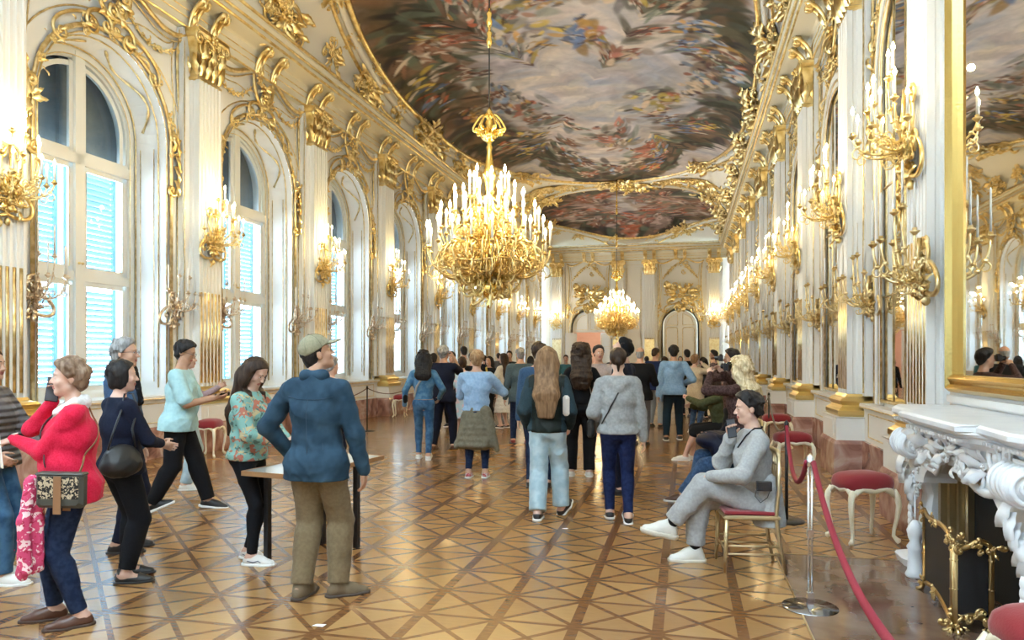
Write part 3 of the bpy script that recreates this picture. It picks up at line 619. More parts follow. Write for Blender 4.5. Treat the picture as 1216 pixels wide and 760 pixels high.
# ---------------------------------------------------------------- arched mirrors of the right wall
mf = MB(); archband(mf, 1.12, 1.02, -.07, 0, 1.0); archband(mf, .99, .90, -.045, 0, 1.0); archband(mf, 1.02, .99, -.03, 0, 1.0)
mfg = MB(); line(mfg, arch(0, AZ, 1.005, 1.0), .014, y=-.045); line(mfg, arch(0, AZ, .885, 1.05), .022, y=-.04); line(mfg, [(-.885, 1.05), (.885, 1.05)], .022, y=-.04)
for z in (2.35, 3.7): line(mfg, [(-.88, z), (.88, z)], .010, y=-.02)
for x in (-.3, .3): line(mfg, [(x, 1.05), (x, 5.1+sqrt(.885**2-x*x))], .012, y=-.02)
mg = MB(); pts = outline(.90, 1.03, AZ); mg.add([(x, -.012, z) for x, z in pts], [tuple(range(len(pts)))], 0, False)
MM = [('white_frame', mf.mesh('white_frame', WHITE)), ('gilt_beading', mfg.mesh('gilt_beading', GOLDD)), ('mirror_glass', mg.mesh('mirror_glass', MIRROR))]
for k, y in enumerate(BAY[2:]):
    e = empty('arched_mirror'); put(e, 'R', y if k else 9.14); e.scale = (1 if k else .80, 1, 1); tag(e, 'tall arched wall mirror in a white and gold frame, %s beyond the fireplace' % ORD[k], 'mirror', 'arched mirrors along the right hand wall')
    for n_, me in MM: link(n_, me, e)
# the mirror over the fireplace
e = empty('overmantel_mirror'); put(e, 'R', BAY[1]); tag(e, 'huge gilt framed mirror above the marble fireplace', 'mirror')
HW = 1.47; g = MB(); BR = -.30
prof = [(0, BR), (0, BR-.06), (.03, BR-.09), (.06, BR-.06), (.08, BR-.05), (.11, BR-.08), (.14, BR-.04), (.15, BR)]
def rectloop(o, y, z0=1.36, z1=6.75): return [(-HW-o, y, z0-o), (HW+o, y, z0-o), (HW+o, y, z1+o), (-HW-o, y, z1+o)]
g.loft([rectloop(o-.1, y) for o, y in prof], 0, closed=True, smooth=False)
for s in (-1, 1):
    cluster(g, (s*1.62, 6.3), .2, .9, 12, 0, BR-.02, .02)
g.build('gilt_frame', mat('frame_gilding', (.60, .42, .14), .25, 1., bump=(50., .5)), e)
m_ = MB(); m_.add(rectloop(-.09, BR-.02), [(0, 1, 2, 3)], 0, False); m_.build('mirror_glass', MIRROR, e)
w_ = MB(); w_.box((-1.60, BR, 0), (1.60, 0, 7.14)); w_.box((-1.58, BR-.03, 1.235), (1.58, BR, 1.29)); w_.build('white_surround', WHITE, e)
# ---------------------------------------------------------------- end wall: doors, overdoor trophies
ed = MB()
for s in (-1, 1):
    archband(ed, DR+.20, DR+.12, -.07, 0, 0, DZ); archband(ed, DR+.10, DR, -.05, .2, 0, DZ)
dm = ed.mesh('white_frame', WHITEC)
eg = MB(); line(eg, arch(0, DZ, DR+.22, .1), .028, y=-.05); line(eg, arch(0, DZ, DR+.11, .1), .018, y=-.05)
for s in (-1, 1):
    line(eg, bez((s*1.25, 4.0), (s*1.35, 4.6), (s*1.0, 5.6), (s*1.22, 6.95), 12), .03, y=-.05); line(eg, bez((s*1.10, 4.4), (s*1.2, 4.8), (s*.88, 5.6), (s*1.08, 6.85), 12), .012, y=-.05)
    line(eg, bez((s*1.3, 7.05), (s*.9, 6.75), (s*.6, 7.1), (s*.12, 7.28), 12), .045, y=-.09)
er = MB(); random.seed(9); cluster(er, (0, 5.1), 1.1, .8, 46, 0, -.12, .03); cluster(er, (0, 6.95), .4, .5, 16, 0, -.1, .02)
for k in range(9): a = pi*(.08+.84*k/8); L = random.uniform(.55, .9); line(er, [(0, 4.95), (L*1.15*cos(a), 4.95+L*sin(a))], .016, y=-.12); leaf(er, (L*1.05*cos(a), 4.95+L*.9*sin(a)), a, .25, .06, 0, -.12)
for s in (-1, 1): garland(er, (s*.15, 6.9), (s*.95, 6.1), -.05, .07, 9); cluster(er, (s*1.2, 4.2), .25, .6, 14, 0, -.06, .02); cscroll(er, (0, 4.5), (s*.9, 4.35), s*.25, .035, 0, -.08)
DRESS = [('white_frame', dm), ('gilt_moulding', eg.mesh('gilt_moulding', GOLD)), ('gilt_trophy', er.mesh('gilt_trophy', GOLD))]
for s in (-1, 1):
    e = empty('door_surround'); put(e, 'E', CX+s*DX); tag(e, 'gold trophy and garlands above the %s' % ('open doorway at the far end' if s < 0 else 'closed double door at the far end'), 'door ornament', 'gilded door surrounds on the far wall')
    for n_, me in DRESS: link(n_, me, e)
def leafdoor(w, h, arched, az=0):
    d = MB(); d.box((0, 0, 0), (w, .05, h)); g = MB()
    for z0, z1 in ((.15, .9), (1.0, 2.1), (2.2, h-.12)): 
        d.box((.09, -.015, z0), (w-.09, 0, z1)); g.tube([(.08, -.012, z0), (w-.08, -.012, z0), (w-.08, -.012, z1), (.08, -.012, z1)], .012, 4, closed=True)
    return d, g
DOORW = mat('door_paint', (.82, .82, .78), .45)
e = empty('door_1', (CX+DX, YE+.1, 0)); e['kind'] = 'structure'
for s in (-1, 1):
    d = MB(); n = 16; pts = [(0, 0), (s*(DR-.02), 0), (s*(DR-.02), DZ)] + [((DR-.02)*cos(t)*s, DZ+(DR-.02)*sin(t)) for t in [pi/2*i/n for i in range(1, n+1)]]; d.prism(pts, 0, .05)
    g = MB()
    for z0, z1 in ((.2, 1.1), (1.25, 3.2)): g.tube([(s*.14, -.01, z0), (s*.78, -.01, z0), (s*.78, -.01, z1), (s*.70, -.01, z1+.08), (s*.22, -.01, z1+.08), (s*.14, -.01, z1)], .016, 4, closed=True)
    g.tube([(s*.14, -.01, 3.42), (s*.78, -.01, 3.42), (s*.6, -.01, 3.85), (s*.14, -.01, 4.1)], .016, 4, closed=True)
    d.build('door_leaf', DOORW, e); g.build('gilt_moulding', GOLDD, e)
e = empty('door_2', (CX-DX, YE+.1, 0)); e['kind'] = 'structure'
for s in (-1, 1):
    d, g = leafdoor(.68, 3.0, False); M = Matrix.Translation((s*.72, -.15, 0)) @ Matrix.Rotation(-s*2.60 if s > 0 else 0, 4, 'Z')
    M = Matrix.Translation((s*.70, -.2, 0)) @ Matrix.Rotation(-.35 if s > 0 else pi+.35, 4, 'Z')
    dd = MB().join(d, M); dd.build('door_leaf', DOORW, e); gg = MB().join(g, M); gg.build('gilt_moulding', GOLDD, e)
t = MB(); pts = [(-DR, 3.05), (DR, 3.05), (DR, DZ)] + [(DR*cos(a), DZ+DR*sin(a)) for a in [pi*i/24 for i in range(1, 25)]]; t.prism(pts, 0, .06); t.build('lunette_panel', DOORW, e)
g = MB(); g.tube([(x*.9, -.01, z) for x, z in [(-.85, 3.2), (-.08, 3.2), (-.08, 4.1), (-.5, 4.0), (-.8, 3.7)]], .014, 4, closed=True); g.tube([(x*.9, -.01, z) for x, z in [(.85, 3.2), (.08, 3.2), (.08, 4.1), (.5, 4.0), (.8, 3.7)]], .014, 4, closed=True); g.build('gilt_moulding', GOLDD, e)
for s in (-1, 1):                                                   # side posts beside the narrower opening
    pass
# the warm room beyond
rb = MB(); x0, x1 = CX-DX-2.2, CX-DX+2.2; y1 = YE+4.5
rb.add([(x0, y1, 0), (x1, y1, 0), (x1, y1, 4.6), (x0, y1, 4.6), (x0, YE+.25, 0), (x1, YE+.25, 0), (x1, YE+.25, 4.6), (x0, YE+.25, 4.6)], [(0, 1, 2, 3), (4, 0, 3, 7), (1, 5, 6, 2), (3, 2, 6, 7)], 0, False)
struct('wall_beyond', rb, mat('apricot_wall', (.66, .44, .33), .6, noise=(1.2, (.56, .33, .24), .35, .7)))
d = MB(); d.box((CX-DX+.35, y1-.12, 0), (CX-DX+1.2, y1-.02, 2.6)); d.box((CX-DX+.45, y1-.16, .3), (CX-DX+1.1, y1-.12, 2.4)); o = d.build('cabinet_door', mat('walnut', (.16, .06, .03), .4)); tag(o, 'dark brown door panel in the apricot room beyond the open doorway', 'door')
bk = MB(); bk.add([(CX+DX-1.4, YE+.4, 0), (CX+DX+1.4, YE+.4, 0), (CX+DX+1.4, YE+.4, 5), (CX+DX-1.4, YE+.4, 5)], [(0, 1, 2, 3)], 0, False); bk.box((CX-WALLX, YE+.28, 4.62), (CX+WALLX, YE+.45, 5.2)); struct('light_block_behind_door', bk, WHITEC)  # added unseen backing, keeps daylight from leaking in around the closed door
# middle panel of the end wall
p = MB(); line(p, [(-.5, 1.2), (.5, 1.2), (.5, 6.9), (-.5, 6.9)], .03, y=-.03, closed=True); line(p, [(-.4, 1.3), (.4, 1.3), (.4, 6.75), (-.4, 6.75)], .012, y=-.02, closed=True)
o = p.build('wall_moulding', GOLDD); put(o, 'E', CX); tag(o, 'gold lined tall panel between the two far doors', 'moulding')
# ================================================================ candle lamps
cd = MB(); cd.lathe([(.0125, 0), (.0125, .17), (.011, .175), (.004, .18)], 8); CAND = cd.mesh('candle', CANDLE)
bb = MB(); bb.lathe([(.004, .176), (.014, .19), (.018, .205), (.014, .225), (.006, .245), (.001, .258)], 8); BULB = bb.mesh('bulb', FLAME)
cl = MB(); cl.lathe([(.011, 0), (.010, .37), (.008, .375), (.002, .39)], 8); TAPER = cl.mesh('candle', CANDLE)
def arm_curve(p0, p1, drop, n=14):                                  # S-shaped branch that dips, then rises under the candle
    p0, p1 = Vector(p0), Vector(p1); d = p1-p0
    a = p0 + Vector((d.x*.25, d.y*.25, -drop)); b = p0 + Vector((d.x*.98, d.y*.98, min(0, d.z)-drop*.9)); return bez(tuple(p0), tuple(a), tuple(b), tuple(p1), n)
def arm_mb(p0, p1, drop, r, orn=True):
    mb = MB(); c = arm_curve(p0, p1, drop); n = len(c); mb.tube(c, [r*(1.25-.5*i/n) for i in range(n)], 6)
    d = Vector((p1[0]-p0[0], p1[1]-p0[1], 0)); L = max(.05, d.length); d.normalize()
    def curl(i, rad, sg, tt):                                       # small curl in the arm's vertical plane
        q = Vector(c[i]); pts = [q + d*(x) + Vector((0, 0, z)) for x, z in spiral((0, -rad*sg), rad, pi/2*sg, tt, 10, .25)]; mb.tube(pts, [r*.8*(1-.5*j/10) for j in range(11)], 5)
    if orn:
        curl(n//3, L*.16, 1, 1.0); curl(n//2, L*.15, -1, -1.0); curl(2*n//3+1, L*.13, 1, -1.0)
        for i in (3, 6, 9, 11): q = Vector(c[i]); mb.ell((q.x, q.y, q.z+.006), (r*2.3, r*2.3, r*1.7), 6, 4)
    x, y, z = p1; mb.lathe([(.008, -.035), (.03, -.012), (.042, 0), (.040, .006), (.018, .008), (.02, .03), (.014, .034)], 10, (x, y, z)); return mb
def sconce_mesh(tiers, drop, back, r=.011, depth=.34):
    arms = []; cups = []
    for (n, rad, z, spread, lift) in tiers:
        for k in range(n):
            a = -pi/2 + (spread*(k/(n-1)-.5) if n > 1 else 0); p1 = (rad*cos(a), rad*sin(a)-.14, z+(lift*abs(k/(n-1)-.5)*2 if n > 1 else 0))
            arms.append(arm_mb((0, -.07, back+ (z-.0)*.35), p1, drop, r)); cups.append(p1)
    return arms, cups
def backplate(h, w, seed, top):
    random.seed(seed); b = MB()
    for s in (-1, 1):
        cscroll(b, (s*.02, -h*.55), (s*w*.5, h*.2), -s*.35, .022, 0, -.05, .2); cscroll(b, (s*w*.25, 0), (s*.02, top), s*.2, .02, 0, -.06, .18)
    for k in range(9): leaf(b, (random.gauss(0, w*.2), -h*.4+h*.1*k), random.choice((-1, 1))*random.uniform(.3, 1.2)+(-pi/2 if k < 4 else pi/2), h*.35, h*.08, 0, -.06, .5)
    cluster(b, (0, -h*.15), w*.8, h*.8, 14, 0, -.08, .014); b.ell((0, -.05, -h*.75), (.03, .04, .05)); b.tube([(0, -.07, -h*.5), (0, -.12, top*.5), (0, -.10, top)], .022, 6); return b
ARMS, CUPS = sconce_mesh([(5, .42, .18, 2.9, .02), (4, .28, .44, 2.3, .0), (2, .12, .74, 1.6, 0)], .15, .02)
def make_sconce(arms, cups, back, metal, candle, bulb, lab):
    e = empty('candle_sconce'); tag(e, lab, 'wall lamp'); back.build('backplate', metal, e)
    for m, c in zip(arms, cups):
        a = m.build('arm', metal, e)
        k = link('candle', candle, e); k.location = (c[0], c[1], c[2]+.03)
        if bulb: b = link('bulb', BULB, k)
    return snap(e)
TB = backplate(.42, .34, 2, .6)
lit = make_sconce(ARMS, CUPS, TB, GOLD, CAND, True, '')
ARMS2, CUPS2 = sconce_mesh([(4, .34, .26, 2.6, .05), (2, .18, .56, 1.5, 0)], .15, .0, .010)
dim = make_sconce(ARMS2, CUPS2, backplate(.34, .26, 5, .3), SILVG, TAPER, False, '')
dimg = make_sconce([arm_mb((0, -.07, 0), c, .16, .013) for c in CUPS2], CUPS2, backplate(.34, .26, 8, .3), GOLDD, TAPER, False, '')
used = set()
def place_sconce(src, side, y, dx, z, off, lab, grp):
    o = src if src.name not in used else dup(src); used.add(src.name)
    if side == 'L': o.location = (CX-WALLX+off, y+dx, z); o.rotation_euler = (0, 0, RL)
    elif side == 'R': o.location = (CX+WALLX-off, y-dx, z); o.rotation_euler = (0, 0, RR)
    else: o.location = (y+dx, YE-off, z); o.rotation_euler = (0, 0, 0)
    o['label'] = lab; o['group'] = grp; return o
LAMPS = []
def lamp(x, y, z, e, r=.03, col=(1, .72, .32)): LAMPS.append((x, y, z, e, r, col))
ZU, ZL = 3.55, 2.36
for k, y in enumerate(PIL[1:]):
    for side, wn in (('L', 'window wall'), ('R', 'mirror wall')):
        place_sconce(lit, side, y if (side, k) != ('R', 0) else 7.5, 0, ZU, .30, 'lit gold candle sconce high on the %s pilaster of the %s' % (ORD[k], wn), 'lit gold sconces on the %s' % wn)
        sg = 1 if side == 'L' else -1; lamp(CX-sg*(WALLX-.80), y if (side, k) != ('R', 0) else 7.5, ZU+.75, 1.0)
        for dx in (-.62, .62):
            if side == 'R' and k == 0: continue
            near = (dx < 0) == (side == 'L')
            place_sconce(dim if side == 'L' else dimg, side, y, dx, ZL, .0, 'unlit candle sconce beside the %s pilaster of the %s, on its %s side' % (ORD[k], wn, 'nearer' if near else 'farther'), 'unlit sconces flanking the pilasters of the %s' % wn)
place_sconce(dimg, 'R', 7.06, 0, ZL, .30, 'large unlit gold candle sconce just beside the huge overmantel mirror', 'unlit sconces flanking the pilasters of the mirror wall')
for s in (-1, 1):
    place_sconce(lit, 'E', CX+s*4.45, 0, ZU, .30, 'lit gold candle sconce on the far end wall, %s' % ('left of the open doorway' if s < 0 else 'right of the closed double door'), 'lit sconces on the far end wall'); lamp(CX+s*4.45, YE-.85, ZU+.75, 1.)
# ---------------------------------------------------------------- chandeliers
random.seed(4)
def make_chandelier():
    e = empty('chandelier', (CX, 10.6, 0)); tag(e, 'huge gold candle chandelier hanging nearest the camera on a long black rod', 'chandelier', 'gold candle chandeliers')
    st = MB()
    st.lathe([(.0, 2.34), (.03, 2.36), (.05, 2.42), (.02, 2.46), (.09, 2.55), (.16, 2.66), (.10, 2.74), (.06, 2.8), (.13, 2.95), (.20, 3.1), (.12, 3.3), (.07, 3.5), (.11, 3.7), (.06, 3.9), (.05, 4.15), (.075, 4.28), (.095, 4.42), (.06, 4.55), (.035, 4.75), (.05, 4.82), (.03, 4.86), (.05, 4.92)], 14, lobes=6, lamp=.12)
    st.build('stem', GOLDB, e)
    cr = MB(); cr.lathe([(.04, 4.9), (.10, 4.95), (.13, 5.0), (.07, 5.05), (.03, 5.1), (.06, 5.2), (.03, 5.28), (.045, 5.36), (.01, 5.44)], 12, lobes=6, lamp=.15)
    for k in range(7):
        a = 2*pi*k/7; v = MB(); leaf(v, (0, 0), .35, .27, .06, 0, 0, .15); cscroll(v, (.05, .03), (.25, .1), .35, .016, 0, 0); cr.join(v, Matrix.Translation((0, 0, 5.0)) @ Matrix.Rotation(a, 4, 'Z'))
    cr.build('crown', GOLDB, e)
    rod = MB(); rod.tube([(0, 0, 5.42), (0, 0, 9.32)], .012, 6); rod.build('rod', BLACKM, e)
    for za, zb, zs in ((6.35, 6.95, (6.45, 6.75)), (7.8, 9.3, (7.9, 8.2, 9.0))):
        kn = MB(); kn.tube([(0, 0, za), (0, 0, zb)], .022, 6)
        for z in zs: kn.lathe([(.012, -.1), (.04, -.05), (.05, 0), (.03, .06), (.045, .12), (.012, .18)], 10, (0, 0, z))
        kn.build('rod_ornament', GOLDB, e)
    body = MB()
    for z, R, n in ((2.58, .22, 8), (2.75, .34, 12), (2.92, .55, 16), (3.05, .82, 22), (3.25, .60, 16), (3.5, .42, 12), (3.8, .28, 8)):
        for k in range(n):
            a = 2*pi*(k+.5*(n % 4 == 0))/n; v = MB(); r1 = R
            cscroll(v, (r1*.35, random.uniform(-.08, .08)), (r1, random.uniform(-.05, .12)), random.choice((-1, 1))*.35, .016, 0, 0, .25, 4)
            leaf(v, (r1*.8, .02), random.uniform(-.8, 1.2), .16, .04, 0, 0, .3); leaf(v, (r1*.5, 0), random.uniform(1.8, 4), .16, .04, 0, 0, .3); flower(v, (r1*.95, -.03), .035, 0, 0)
            body.join(v, Matrix.Translation((0, 0, z)) @ Matrix.Rotation(a, 4, 'Z'))
    for R, z in ((.72, 3.02), (.45, 2.88)): body.tube([(R*cos(2*pi*i/48), R*sin(2*pi*i/48), z+.02*cos(6*2*pi*i/48)) for i in range(48)], .014, 5, closed=True)
    body.build('gilt_foliage', GOLD, e)
    for n, R, z, drop in ((20, .95, 3.24, .30), (16, .76, 3.50, .25), (12, .54, 3.78, .22), (8, .30, 4.06, .18)):
        for k in range(n):
            a = 2*pi*(k+.5*(n % 8 == 0))/n; p = (R*cos(a), R*sin(a), z + .05*(k % 2)); m = arm_mb((.06*cos(a), .06*sin(a), z-.22), p, drop, .012); m.build('arm', GOLD, e)
            c = link('candle', CAND, e); c.location = (p[0], p[1], p[2]+.03); c.scale = (1.35, 1.35, 1.45); link('bulb', BULB, c)
    return snap(e)
ch = make_chandelier(); ch2 = dup(ch, (CX, 31.3, 0), 0, 'smaller looking gold candle chandelier hanging near the far end wall')
for c, yy in ((0, 10.6), (0, 31.3)):
    for k in range(4): a = pi/4+pi/2*k; lamp(CX+.75*cos(a), yy+.75*sin(a), 4.15, 3., .03)
    lamp(CX, yy, 4.75, 3., .03)

lamp(CX-2.6, YE+2.2, 3.2, 3., .08, (1, .75, .5))  # added fill light to brighten the room beyond the door, no candle there
# ================================================================ people: implicit surfaces (smooth unions) turned into one mesh per garment
def surface_nets(Fv, org, h):
    nx, ny, nz = Fv.shape; S = Fv < 0
    c = np.zeros((nx-1, ny-1, nz-1), np.int8)
    for dx in (0, 1):
        for dy in (0, 1):
            for dz in (0, 1): c += S[dx:nx-1+dx, dy:ny-1+dy, dz:nz-1+dz]
    I = np.argwhere((c > 0) & (c < 8))
    if len(I) == 0: return np.zeros((0, 3)), np.zeros((0, 4), int)
    idx = -np.ones((nx-1, ny-1, nz-1), np.int64); idx[I[:, 0], I[:, 1], I[:, 2]] = np.arange(len(I))
    acc = np.zeros((len(I), 3)); cnt = np.zeros(len(I))
    cor = [(0,0,0),(1,0,0),(0,1,0),(1,1,0),(0,0,1),(1,0,1),(0,1,1),(1,1,1)]
    V = [Fv[I[:, 0]+a, I[:, 1]+b, I[:, 2]+d] for a, b, d in cor]
    for i, j in ((0,1),(2,3),(4,5),(6,7),(0,2),(1,3),(4,6),(5,7),(0,4),(1,5),(2,6),(3,7)):
        a, b = V[i], V[j]; m = (a < 0) != (b < 0); t = np.where(m, a/np.where(m, a-b, 1), 0)
        pi_, pj = np.array(cor[i]), np.array(cor[j]); acc += np.where(m[:, None], pi_+(pj-pi_)*t[:, None], 0); cnt += m
    P = (I + acc/cnt[:, None])*h + org; Q = []
    for ax in range(3):
        a = [slice(None)]*3; b = [slice(None)]*3; a[ax] = slice(0, -1); b[ax] = slice(1, None)
        s0, s1 = S[tuple(a)], S[tuple(b)]; o1, o2 = (ax+1) % 3, (ax+2) % 3
        E = np.argwhere(s0 != s1); E = E[(E[:, o1] > 0) & (E[:, o2] > 0) & (E[:, o1] < Fv.shape[o1]-1) & (E[:, o2] < Fv.shape[o2]-1)]
        inn = s0[E[:, 0], E[:, 1], E[:, 2]]
        def g(d1, d2): q = E.copy(); q[:, o1] -= d1; q[:, o2] -= d2; return idx[q[:, 0], q[:, 1], q[:, 2]]
        q = np.stack([g(1, 1), g(0, 1), g(0, 0), g(1, 0)], 1); q[~inn] = q[~inn][:, ::-1]; Q.append(q)
    Q = np.concatenate(Q); Q = Q[(Q >= 0).all(1)]; return P, Q
A_ = lambda p: np.array(p, float)
def rc(a, b, ra, rb=None, sq=None): return ('rc', A_(a), A_(b), ra, ra if rb is None else rb)
def el(c, r, R=None): return ('el', A_(c), A_(r), None if R is None else np.array(R, float))
def pd(pr, P):
    if pr[0] == 'rc':
        _, a, b, ra, rb = pr; ba = b-a; l2 = ba.dot(ba)+1e-12; t = np.clip(((P-a)@ba)/l2, 0, 1)
        return np.linalg.norm(P-a-t[..., None]*ba, axis=-1) - (ra+(rb-ra)*t)
    _, c, r, R = pr; q = P-c
    if R is not None: q = q@R
    k0 = np.linalg.norm(q/r, axis=-1); k1 = np.linalg.norm(q/(r*r), axis=-1); return np.where(k1 > 1e-6, k0*(k0-1)/np.maximum(k1, 1e-6), -r.min())
def bnd(pr):
    if pr[0] == 'rc':
        _, a, b, ra, rb = pr; return np.minimum(a-ra, b-rb), np.maximum(a+ra, b+rb)
    _, c, r, R = pr; m = r if R is None else np.full(3, r.max()); return c-m, c+m
def smin(a, b, k): h = np.clip(.5+.5*(b-a)/k, 0, 1); return b*(1-h)+a*h-k*h*(1-h)
class Sdf:
    """list of (prim, k, op): op 'u' smooth union, 's' smooth subtract; post = functions f(P, F) -> F"""
    def __init__(s): s.p = []; s.post = []
    def u(s, pr, k=.02): s.p.append((pr, k, 'u')); return s
    def s_(s, pr, k=.01): s.p.append((pr, k, 's')); return s
    def ev(s, P):
        F = np.full(P.shape[:-1], .3)
        for pr, k, op in s.p: d = pd(pr, P); F = smin(F, d, k) if op == 'u' else -smin(-F, d, k)
        for f in s.post: F = f(P, F)
        return F
    def mesh(s, h):
        B = [bnd(pr) for pr, k, op in s.p if op == 'u']; lo = np.min([b[0] for b in B], 0)-4*h-.01; hi = np.max([b[1] for b in B], 0)+4*h+.01
        n = np.ceil((hi-lo)/h).astype(int)+1; ax = [lo[i]+h*np.arange(n[i]) for i in range(3)]
        F = np.full(tuple(n), .3, np.float32)
        for pr, k, op in s.p:
            a, b = bnd(pr); pad = k+3*h; i0 = np.maximum(0, ((a-pad-lo)/h).astype(int)); i1 = np.minimum(n, ((b+pad-lo)/h).astype(int)+2)
            if (i1 <= i0).any(): continue
            sl = tuple(slice(i0[i], i1[i]) for i in range(3)); P = np.stack(np.meshgrid(*[ax[i][sl[i]] for i in range(3)], indexing='ij'), -1)
            d = pd(pr, P).astype(np.float32); F[sl] = smin(F[sl], d, k) if op == 'u' else -smin(-F[sl], d, k)
        if s.post:
            M = F < .12; P = np.argwhere(M)*h+lo; v = F[M]
            for f in s.post: v = f(P, v)
            F[M] = v
        F[0] = F[-1] = .3; F[:, 0] = F[:, -1] = .3; F[:, :, 0] = F[:, :, -1] = .3
        return surface_nets(F, lo, h)
def folds(amp, f=22., seed=0, ax=(1, 1, 1)):
    R = np.random.RandomState(seed); K = R.normal(0, 1, (5, 3)); K /= np.linalg.norm(K, axis=1)[:, None]; K = K*A_(ax)*f; ph = R.uniform(0, 6.28, 5)
    def fn(P, F):
        n = 0
        for k, p in zip(K, ph): w = np.sin(P@k+p+1.3*np.sin(P@(k[[1, 2, 0]]*.6)+p)); n = n+(1-np.abs(w))**3-.25
        g_ = .35+.65*(.5+.5*np.sin(P@K[0]*.35+ph[1])*np.sin(P@K[1]*.3+ph[2])); return F-amp*n*.30*g_
    return fn
def cutz(z, below=True, k=.006): return (lambda P, F: np.maximum(F, (z-P[..., 2]) if below else (P[..., 2]-z)))
def np_obj(name, PQ, mats, parent, mi=None, **kw):
    P, Q = PQ; me = bpy.data.meshes.new(name)
    me.from_pydata(P.tolist(), [], Q.tolist())
    for m in (mats if isinstance(mats, (list, tuple)) else [mats]): me.materials.append(m)
    me.polygons.foreach_set('use_smooth', [True]*len(Q))
    if mi is not None: me.polygons.foreach_set('material_index', mi.astype(int).tolist())
    me.update(); return link(name, me, parent, **kw)
def ik(a, b, l1, l2, pole):
    a, b = A_(a), A_(b); d = b-a; L = np.linalg.norm(d); L2 = min(L, (l1+l2)*.9995); u = d/L; b = a+u*L2
    x = (l1*l1-l2*l2+L2*L2)/(2*L2); h = sqrt(max(0, l1*l1-x*x)); p = A_(pole); p = p-u*p.dot(u); p /= (np.linalg.norm(p)+1e-9); return a+u*x+p*h, b
def unit(v): v = A_(v); return v/(np.linalg.norm(v)+1e-9)
def rotm(yaw=0, pitch=0, roll=0):                                   # yaw left +, pitch up +, roll
    return np.array(Matrix.Rotation(yaw, 3, 'Z') @ Matrix.Rotation(pitch, 3, 'X') @ Matrix.Rotation(roll, 3, 'Y'))
SKIN = {}
def skinmat(c):
    if c not in SKIN:
        SKIN[c] = mat('skin_tone_%d' % len(SKIN), c, .5, noise=(18., tuple(min(1, k*.88) for k in c), .4, .7)); b = SKIN[c].node_tree.nodes['Principled BSDF']
        b.inputs['Subsurface Weight'].default_value = .08; b.inputs['Subsurface Radius'].default_value = (.01, .004, .002)
    return SKIN[c]
LIP = mat('lips', (.42, .13, .11), .4); EYEW = mat('eye_white', (.75, .74, .72), .2); IRIS = mat('iris', (.05, .03, .02), .15)
def hairmat(name, c1, c2, st=.7):
    if name in MATS: return MATS[name]
    m = mat(name, c1, .5, noise=((46., 46., 5.), c2, .35, .68), spec=.22, bump=((90., 90., 7.), st)); return m
def cloth(name, c, c2=None, sc=60., rough=.85, b=.25, lo=.4, hi=.6): return mat(name, c, rough, noise=(sc, c2 or tuple(k*.82 for k in c), lo, hi), bump=(sc*1.5, b), spec=.2, sheen=.08 if max(c) > .15 else 0.)

